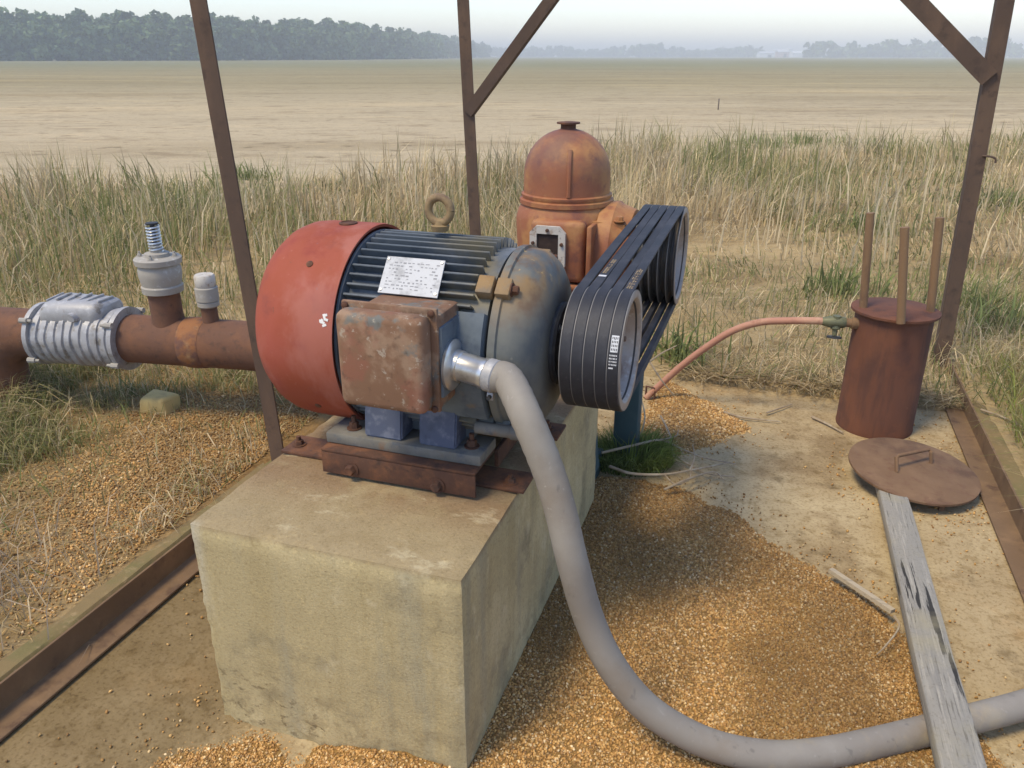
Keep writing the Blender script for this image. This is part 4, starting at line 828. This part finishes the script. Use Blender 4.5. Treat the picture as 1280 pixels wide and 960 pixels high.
vo = Vector((BCX - BR * .93, BCY - BR * .3, BH - .055)); vd = Vector((-1, -.12, 0)).normalized()
bm = nb(); lathe(bm, [(-.01, .026), (.02, .026), (.022, .02), (.05, .02)], vo, vd, 16); part('outlet', bm, rod_mat, dr)
vc = vo + vd * .085
bm = nb(); lathe(bm, [(-.04, .022), (-.03, .026), (.03, .026), (.04, .022), (.06, .018)], vc, vd, 14); lathe(bm, [(0, .02), (.03, .022), (.035, .012), (.06, .01)], vc, (0, -.2, -1), 12)
lathe(bm, [(-.03, .018), (.0, .022), (.03, .018)], vc, (0, 0, 1), 12); gv = part('gate_valve', bm, M('valve_bronze', (.17, .165, .09), [dict(color=(.1, .11, .07), scale=20, lo=.45, hi=.7)], rough=.6, metal=.3), dr)
bm = nb(); lathe(bm, [(.062, .012), (.064, .032), (.072, .033), (.075, .012)], vc, (0, -.2, -1), 16); part('handwheel', bm, black_iron, gv)
hs = vc + vd * .06
hpth = catmull([hs, hs + vd * .03, upb(985, 401, hs.y + .0), upb(950, 403, hs.y), upb(915, 414, hs.y + .0), upb(880, 436, hs.y + .01), upb(850, 459, hs.y + .02), upb(822, 484, hs.y + .03), upb(808, 497, hs.y + .03)], 8)
bm = nb(); tube(bm, hpth, .0165, 14); solo('oil_hose', bm, red_hose_mat, tuple(hs), 'terracotta coloured hose curving from the drum valve down to the pump', 'hose')
hb = hpth[-2]
bm = nb(); zb = max(hb.z - .02, .05)
tube(bm, [Vector((hb.x - .01, hb.y, 0)), Vector((hb.x - .01, hb.y, zb + .02)), Vector((hb.x + .035, hb.y - .01, zb + .02)), Vector((hb.x + .035, hb.y - .01, 0))], .006, 8); solo('hose_bracket', bm, rust_dark, (hb.x, hb.y, 0), 'bent rusty rod bracket at the low end of the hose', 'bracket')

# ------------------------------------------------------------------ round lid on the floor, board, lath
lc = loc_of(1.605, 2.80)
ld = thing('round_lid', 'round rusty steel lid with a rod handle lying on the end of the board', 'lid', (lc[0], lc[1], .06)); ld.rotation_euler = (R(3.5), R(4), TH)
bm = nb(); lathe(bm, [(0, .238), (.002, .243), (.011, .243), (.013, .239)], (lc[0], lc[1], .062), Z_, 64); part('lid_disc', bm, rust_lid, ld)
bm = nb(); h0 = Vector((lc[0] - .065, lc[1] - .055, .074)); h1 = Vector((lc[0] + .075, lc[1] + .075, .074)); tube(bm, [h0, h0 + Vector((-.012, .03, .05)), h0 + Vector((-.005, .035, .056)), h1 + Vector((-.02, .02, .05)), h1 + Vector((-.01, .01, .044)), h1], .0075, 10); part('handle', bm, rust_lid, ld)
for an in (-62, 60, 178):
    bm = nb(); lathe(bm, [(0, .011), (-.05, .011)], (lc[0] + .2 * math.cos(R(an)), lc[1] + .2 * math.sin(R(an)), .061), Z_, 10); part('lug', bm, rust_lid, ld)
q0, q1 = up(1117, 628, .045), up(1207, 985, .125); q0 = q0 + (q0 - q1).normalized() * .16
bm = nb(); L_ = (q1 - q0).length; box(bm, (0, 0, 0), (.100, L_, .04), .006)
bmesh.ops.subdivide_edges(bm, edges=[e for e in bm.edges if abs(e.verts[0].co.y - e.verts[1].co.y) > .5], cuts=40)
for v in bm.verts: v.co.x += .004 * (float(vn(v.co.y, 0, 6, 3)) - .5); v.co.z += .003 * (float(vn(v.co.y, v.co.x * 8, 5, 5)) - .5)
me = finish(bm, 'wooden_board', wood_mat); bd = bpy.data.objects.new('wooden_board', me); COL.objects.link(bd)
dq = (W(*q0) - W(*q1)); bd.location = (W(*q0) + W(*q1)) / 2; bd.rotation_euler = dq.to_track_quat('Y', 'Z').to_euler()
tag(bd, 'long grey weathered wooden board lying across the conduit', 'board')
s0, s1 = up(1038, 714, .04), up(1116, 766, .05)
bm = nb(); d = s1 - s0; sd_ = Vector((0, 0, 1)).cross(d).normalized(); prism(bm, [s0 + sd_ * .009, s0 - sd_ * .011, s0 - sd_ * .009 + Vector((0, 0, .012)), s0 + sd_ * .008 + Vector((0, 0, .012))], d)
solo('wood_lath', bm, lath_mat, tuple((s0 + s1) / 2), 'thin pale splinter of wood lying on the gravel beside the board', 'stick')
bm = nb(); box(bm, (0, 0, 0), (.16, .12, .10), .02, None, 3)
for v in bm.verts: v.co += Vector([mnoise.noise(v.co * 14 + Vector((k_ * 7, 0, 0))) * .015 for k_ in range(3)])
sq = up(201, 505, .09); bmesh.ops.translate(bm, vec=sq, verts=bm.verts[:]); solo('stone_block', bm, stone_mat, tuple(sq), 'small pale yellowish stone lying under the discharge pipe', 'stone')

# ------------------------------------------------------------------ dead twigs and the green weed by the block
def twig(pts, r, label, subs=()):
    bm = nb(); p = catmull(pts, 6); tube(bm, p, [r * (1 - .6 * i / len(p)) for i in range(len(p))], 6)
    for s in subs: s = catmull(s, 5); tube(bm, s, [r * .6 * (1 - .6 * i / len(s)) for i in range(len(s))], 5)
    solo('dead_twig', bm, twig_mat, tuple(Vector(pts[0])), label, 'twig', 'dead twigs strewn beside the concrete block')
G = lambda x, y, z: up(x, y, z)
twig([G(838, 566, .03), G(860, 580, .03), G(885, 592, .03), G(918, 596, .02)], .0055, 'pale dead twig lying on the slab edge between the weed and the back gravel')
twig([G(830, 612, .045), G(862, 598, .06), G(892, 590, .04), G(905, 600, .03)], .005, 'curved dead twig lying at the top edge of the main gravel heap', [[G(862, 598, .06), G(866, 582, .09)]])
twig([G(826, 520, .05), G(838, 545, .05), G(842, 570, .05), G(858, 585, .04)], .0045, 'thin dead stem lying from the back gravel down to the weed')
twig([G(1118, 770, .06), G(1124, 784, .055), G(1108, 806, .055), G(1096, 818, .05)], .004, 'small dark curved twig on the gravel left of the board')
twig([G(762, 583, .09), G(790, 592, .09), G(830, 593, .08), G(862, 588, .07), G(912, 578, .035)], .0065, 'long pale dead twig lying across the front of the green weed', [[G(830, 593, .08), G(845, 606, .05), G(862, 600, .03)], [G(862, 588, .07), G(868, 572, .06), G(866, 556, .06)]])
twig([G(752, 566, .10), G(795, 556, .11), G(826, 550, .09), G(850, 560, .06), G(880, 572, .03), G(920, 580, .02)], .006, 'forked dead twig lying behind the green weed toward the slab', [[G(850, 560, .06), G(858, 574, .04)], [G(826, 550, .09), G(845, 545, .1), G(848, 537, .1)]])
twig([G(776, 560, .02), G(787, 520, .12), G(797, 478, .25), G(812, 450, .33)], .006, 'upright dead stem leaning against the bottom of the belts')
twig([G(812, 452, .33), G(828, 441, .36), G(846, 432, .38)], .005, 'short pale dead stem end poking out from the belts over the hose')
twig([G(812, 452, .3), G(826, 474, .24), G(842, 494, .18)], .005, 'thin dead stem drooping across the terracotta hose')
twig([G(800, 548, .04), G(806, 520, .12), G(800, 490, .2), G(803, 462, .28)], .0045, 'thin dark dead stem standing behind the upright dead stem')
twig([G(1015, 521, .012), G(1034, 530, .012), G(1054, 541, .012)], .007, 'straight brown twig lying on the slab at the foot of the drum')
twig([G(905, 515, .015), G(930, 522, .015), G(975, 527, .012)], .006, 'dark twig lying on the slab between the back gravel and the drum')
twig([G(958, 516, .015), G(976, 510, .015), G(990, 505, .012)], .005, 'short dark twig lying on the slab near the weedy back edge')
twig([G(1226, 512, .07), G(1255, 522, .07), G(1290, 540, .08)], .006, 'pale twig lying over the right base rail')

def blade_mesh(name, p, h, w, az, lean, col, label, cat, kind='stuff', mat=attr_blade, curve=2.0):
    n = len(p); d = np.stack([np.cos(az), np.sin(az), np.zeros(n)], 1); fa = az + np.pi / 2 + rng.uniform(-.9, .9, n); s = np.stack([np.cos(fa), np.sin(fa), np.zeros(n)], 1) * (w / 2)[:, None]
    def cp(t):
        th = lean * (t ** (curve - 1)); return p + (d * np.sin(th * .9)[:, None] + np.array([0, 0, 1])[None] * np.cos(th * .9)[:, None]) * (h * t)[:, None]
    c0, c1, c2 = cp(1e-3), cp(.55), cp(1.0); v = np.stack([c0 - s, c0 + s, c1 - s * .75, c1 + s * .75, c2], 1).reshape(-1, 3); b5 = 5 * np.arange(n)
    q = np.stack([b5, b5 + 1, b5 + 3, b5 + 2], 1); t = np.stack([b5 + 2, b5 + 3, b5 + 4], 1)
    cc = np.repeat(col, 5, 0)
    return npmesh(name, v, [q, t], mat, cc, kind, label, cat)
# green weed clump
wa = W(*up(790, 588, 0)); n = 1700; th_ = rng.uniform(0, 6.28, n); rr_ = np.sqrt(rng.random(n)) * .15
p = np.stack([wa.x + rr_ * np.cos(th_) * 1.15, wa.y + .06 + rr_ * np.sin(th_) * .8, np.full(n, .0)], 1)
blade_mesh('green_weed', p, rng.uniform(.07, .24, n) * (1 - rr_ * 2.6), rng.uniform(.003, .007, n), th_ + rng.normal(0, .5, n), rng.uniform(.2, 1.4, n), np.array([.16, .22, .06])[None] * rng.uniform(.5, 1.5, (n, 1)), 'bushy dark green weed growing against the block under the belts', 'weed', None)

# ------------------------------------------------------------------ grass
STRAW = np.array([.56, .46, .28]); PALE = np.array([.70, .60, .42]); GREY = np.array([.40, .33, .22]); GREEN = np.array([.20, .23, .09]); OLIVE = np.array([.33, .31, .15]); LIME = np.array([.25, .29, .08])
def wloc(x, y): dx = x - O.x; dy = y - O.y; return dx * U.x + dy * U.y, dx * V.x + dy * V.y
def blocked(a, b):
    inside = (a > A0 - .1) & (a < A1 + .12) & (b < SLABB)
    return inside
def colours(n, gfrac, x, y, gcol=GREEN):
    u = rng.random(n); base = np.where((u < .42)[:, None], STRAW, np.where((u < .68)[:, None], PALE, GREY)); g = rng.random(n) < gfrac
    c = np.where(g[:, None], np.where((rng.random(n) < .5)[:, None], gcol, OLIVE), base); return c * rng.uniform(.7, 1.25, (n, 1))
# tall dry band behind the frame
n = 420000; x = rng.uniform(-13, 16, n); y = rng.uniform(2.5, 19, n); a, b = wloc(x, y); D = np.hypot(x, y)
ok = ~blocked(a, b) & (y < edge_y(x) + 2.4 * (fbm(x, y, .45, 41) - .5) + .2 - 2.2 * rng.random(n) ** 3) & (b > 2.74) | (~blocked(a, b) & (a < -1.5) & (b > 1.75))
ok &= np.abs(x) < y * .86 + 1.2
ok &= ~((a > A0) & (a < 0.25) & (b < 2.95))
dens = np.clip(4.2 / D, .16, 1) ** 1.25; ok &= rng.random(n) < dens * (.45 + .75 * sst(fbm(x, y, 1.1, 42), .3, .62))
ok &= ~((y > edge_y(x) + 2.5))
x, y, a, b, D = x[ok], y[ok], a[ok], b[ok], D[ok]; n = len(x)
tall = sst(D, 5.0, 8.5) * .75 + .25; tall = np.where(x > 1.2, .16 + .84 * sst(D, 6.5, 10.5), tall); tall = np.where((x < .9) & (b > 3.2), np.maximum(tall, .62), tall)
tall *= .18 + 1.05 * sst(fbm(x, y, .6, 43), .28, .68) * (.55 + .9 * fbm(x, y, 2.2, 44))
gf = sst(fbm(x, y, .42, 45), .55, .68) * .55 + .05; gf = np.where((y > edge_y(x) - 1.6), np.maximum(gf, .55 * sst(fbm(x, y, .7, 49), .4, .6)), gf); gf = np.where(x > 2.6, np.minimum(gf + .45 * sst(fbm(x, y, .6, 77), .35, .6), .8), gf)
gf = np.where((x > .7) & (D < 7.2), np.minimum(gf + .5 * sst(fbm(x, y, 1.0, 81), .32, .58), .75), gf); gr_ = rng.random(n)
h = (.13 + .40 * tall) * rng.uniform(.35, 1.25, n); flat = rng.random(n) < np.where(x > 1.0, .5, .36) * (1 - tall * .6)
lean = np.where(flat, rng.uniform(1.0, 1.75, n), np.abs(rng.normal(.55, .6, n))); w = rng.uniform(.0032, .0075, n) * np.clip(D / 4.0, 1, 2.6)
az = 12.6 * fbm(x, y, .9, 47) + rng.normal(0, 1.0, n); z = ground_z(a, b) - .01
blade_mesh('dry_grass', np.stack([x, y, z], 1), h, w, az, lean, colours(n, gf, x, y, GREEN), 'tall dry straw coloured grass and weeds between the pump and the field', 'grass')
# tall pale stems standing above the band
n = 5200; x = rng.uniform(-10, 13, n); y = rng.uniform(4.2, 16, n); a, b = wloc(x, y); D = np.hypot(x, y)
ok = (b > 3.5) & (y < edge_y(x) - .2) & (rng.random(n) < (.25 + .9 * sst(fbm(x, y, .9, 51), .45, .62)) * np.clip(6 / D, .2, 1)) & (np.abs(x) < y * .85 + 1) & ~((x > 1.2) & (D < 6.5))
x, y, a, b, D = x[ok], y[ok], a[ok], b[ok], D[ok]; n = len(x)
blade_mesh('dry_stems', np.stack([x, y, ground_z(a, b)], 1), rng.uniform(.35, .75, n) * (.7 + .3 * sst(D, 4, 8)), rng.uniform(.006, .011, n) * np.clip(D / 5, 1, 1.8), rng.uniform(0, 6.28, n), np.abs(rng.normal(.1, .28, n)), np.where((rng.random(n) < .6)[:, None], PALE, STRAW) * rng.uniform(.75, 1.2, (n, 1)), 'pale bent dry stems standing in the weedy grass', 'stems')
# the light bunch of straw between the back post and the gear head
bx0 = W(-.62, 3.62); n = 420; th_ = rng.uniform(0, 6.28, n); r_ = np.sqrt(rng.random(n)) * .32
blade_mesh('straw_tuft', np.stack([bx0.x + r_ * np.cos(th_), bx0.y + r_ * np.sin(th_), np.zeros(n)], 1), rng.uniform(.55, 1.15, n), rng.uniform(.007, .012, n), rng.normal(2.6, .9, n), np.abs(rng.normal(.28, .22, n)), PALE[None] * rng.uniform(.85, 1.25, (n, 1)) * np.array([1.05, 1.0, .85]), 'pale yellow tuft of tall straw between the middle post and the gear head', 'grass tuft', None)
# low leafy green weeds scattered in the band
wx_, wy_, cols_ = [], [], []
for px_, py_, r__ in ((70, 262, .8), (215, 250, .55), (150, 300, .4), (420, 232, .6), (960, 178, 1.3), (1010, 172, 1.4), (905, 190, .9), (1050, 352, .35), (1240, 245, .8), (1262, 400, .45), (1080, 275, .4), (300, 215, .7), (850, 440, .25), (1215, 372, .4)):
    c_ = W(*up(px_, py_, .1)); n = int(230 * (.4 + r__)); th_ = rng.uniform(0, 6.28, n); r_ = np.abs(rng.normal(0, .5, n)) * r__; wx_.append(c_.x + r_ * np.cos(th_) * 1.3); wy_.append(c_.y + r_ * np.sin(th_))
x = np.concatenate(wx_); y = np.concatenate(wy_); a, b = wloc(x, y); ok = ~blocked(a, b) & (b > 2.8) | (a > 1.65) | (a < -1.5); x, y, a, b = x[ok], y[ok], a[ok], b[ok]; n = len(x)
blade_mesh('leafy_weeds', np.stack([x, y, ground_z(a, b)], 1), rng.uniform(.08, .34, n), rng.uniform(.008, .017, n), rng.uniform(0, 6.28, n), np.abs(rng.normal(.9, .5, n)), np.array([.21, .25, .10])[None] * rng.uniform(.55, 1.4, (n, 1)), 'low leafy green weeds scattered through the dry grass', 'weeds')
# short grass: left verge, right verge
n = 170000; a = np.where(rng.random(n) < .62, rng.uniform(-4.6, -1.34, n), rng.uniform(1.62, 4.6, n)); b = np.where(a < 0, rng.uniform(-.9, 2.3, n), rng.uniform(-.2, 5.2, n))
L_ = a < 0; x = O.x + U.x * a + V.x * b; y = O.y + U.y * a + V.y * b; D = np.hypot(x, y)
grav = np.exp(-((a + 1.45) / .55) ** 2 - ((b - 1.3) / .75) ** 2)
pr = np.where(L_, (.10 + .9 * sst(fbm(a, b, 1.7, 61), .38, .62)) * (1 - .4 * grav) * (.35 + .65 * sst(-a, 1.4, 2.6)), .35 + .65 * sst(fbm(a, b, 1.5, 62), .3, .6)) * np.clip(3.2 / D, .3, 1)
ok = (rng.random(n) < pr) & (D > 1.2); a, b, x, y, D, L_ = a[ok], b[ok], x[ok], y[ok], D[ok], L_[ok]; n = len(a)
gf = np.where(L_, sst(fbm(a, b, 1.3, 63), .40, .58) * .6 + .18, sst(fbm(a, b, .9, 64), .30, .55) * .55 + .38)
h = np.where(L_, rng.uniform(.025, .10, n) * (1 + 1.6 * sst(-a, 2.1, 3.0)), rng.uniform(.06, .2, n)) * (.6 + .8 * fbm(a, b, 2, 66)); lean = np.where(rng.random(n) < .45, rng.uniform(1.0, 1.65, n), np.abs(rng.normal(.5, .4, n)))
h = np.where(lean > 1.0, h * 1.7, h)
blade_mesh('verge_grass', np.stack([x, y, ground_z(a, b) - .004], 1), h, rng.uniform(.0028, .006, n), rng.uniform(0, 6.28, n), lean, colours(n, gf, x, y, np.where(L_[:, None], GREEN * .95, LIME)), 'short mixed green and dry grass on both sides of the slab', 'grass')
# chaff lying on the left verge
n = 30000; a = rng.uniform(-3.4, -1.33, n); b = rng.uniform(-.6, 2.2, n); x = O.x + U.x * a + V.x * b; y = O.y + U.y * a + V.y * b
ok = rng.random(n) < .35 + .65 * sst(fbm(a, b, 2.3, 71), .35, .6); a, b, x, y = a[ok], b[ok], x[ok], y[ok]; n = len(a)
blade_mesh('straw_chaff', np.stack([x, y, ground_z(a, b) + .006], 1), rng.uniform(.02, .07, n), rng.uniform(.002, .0042, n), rng.uniform(0, 6.28, n), rng.uniform(1.45, 1.9, n), colours(n, .10, x, y) * np.array([.9, .8, .62]), 'short bits of dry straw littering the left verge', 'straw', curve=1.05)
# fallen straw along the weedy back edge of the slab and on it
n = 4200; a = rng.uniform(.1, 1.5, n); b = 2.80 + np.abs(rng.normal(0, .2, n)) - .08 * rng.random(n) ** 2; x = O.x + U.x * a + V.x * b; y = O.y + U.y * a + V.y * b
blade_mesh('fallen_straw', np.stack([x, y, .012 + .025 * rng.random(n)], 1), rng.uniform(.08, .24, n), rng.uniform(.0035, .007, n), rng.uniform(0, 6.28, n), rng.uniform(1.25, 1.72, n), colours(n, .06, x, y), 'matted fallen straw along the back edge of the slab', 'straw', curve=1.05)
# grey dead brush at the lower left
n = 200; a = rng.normal(-1.72, .16, n); b = rng.normal(.06, .16, n); x = O.x + U.x * a + V.x * b; y = O.y + U.y * a + V.y * b
blade_mesh('dead_brush', np.stack([x, y, ground_z(a, b)], 1), rng.uniform(.12, .32, n), rng.uniform(.003, .006, n), rng.uniform(0, 6.28, n), rng.uniform(.4, 1.6, n), np.array([.42, .36, .29])[None] * rng.uniform(.6, 1.25, (n, 1)), 'tangle of grey dead stems on the verge left of the base rail', 'dead brush')
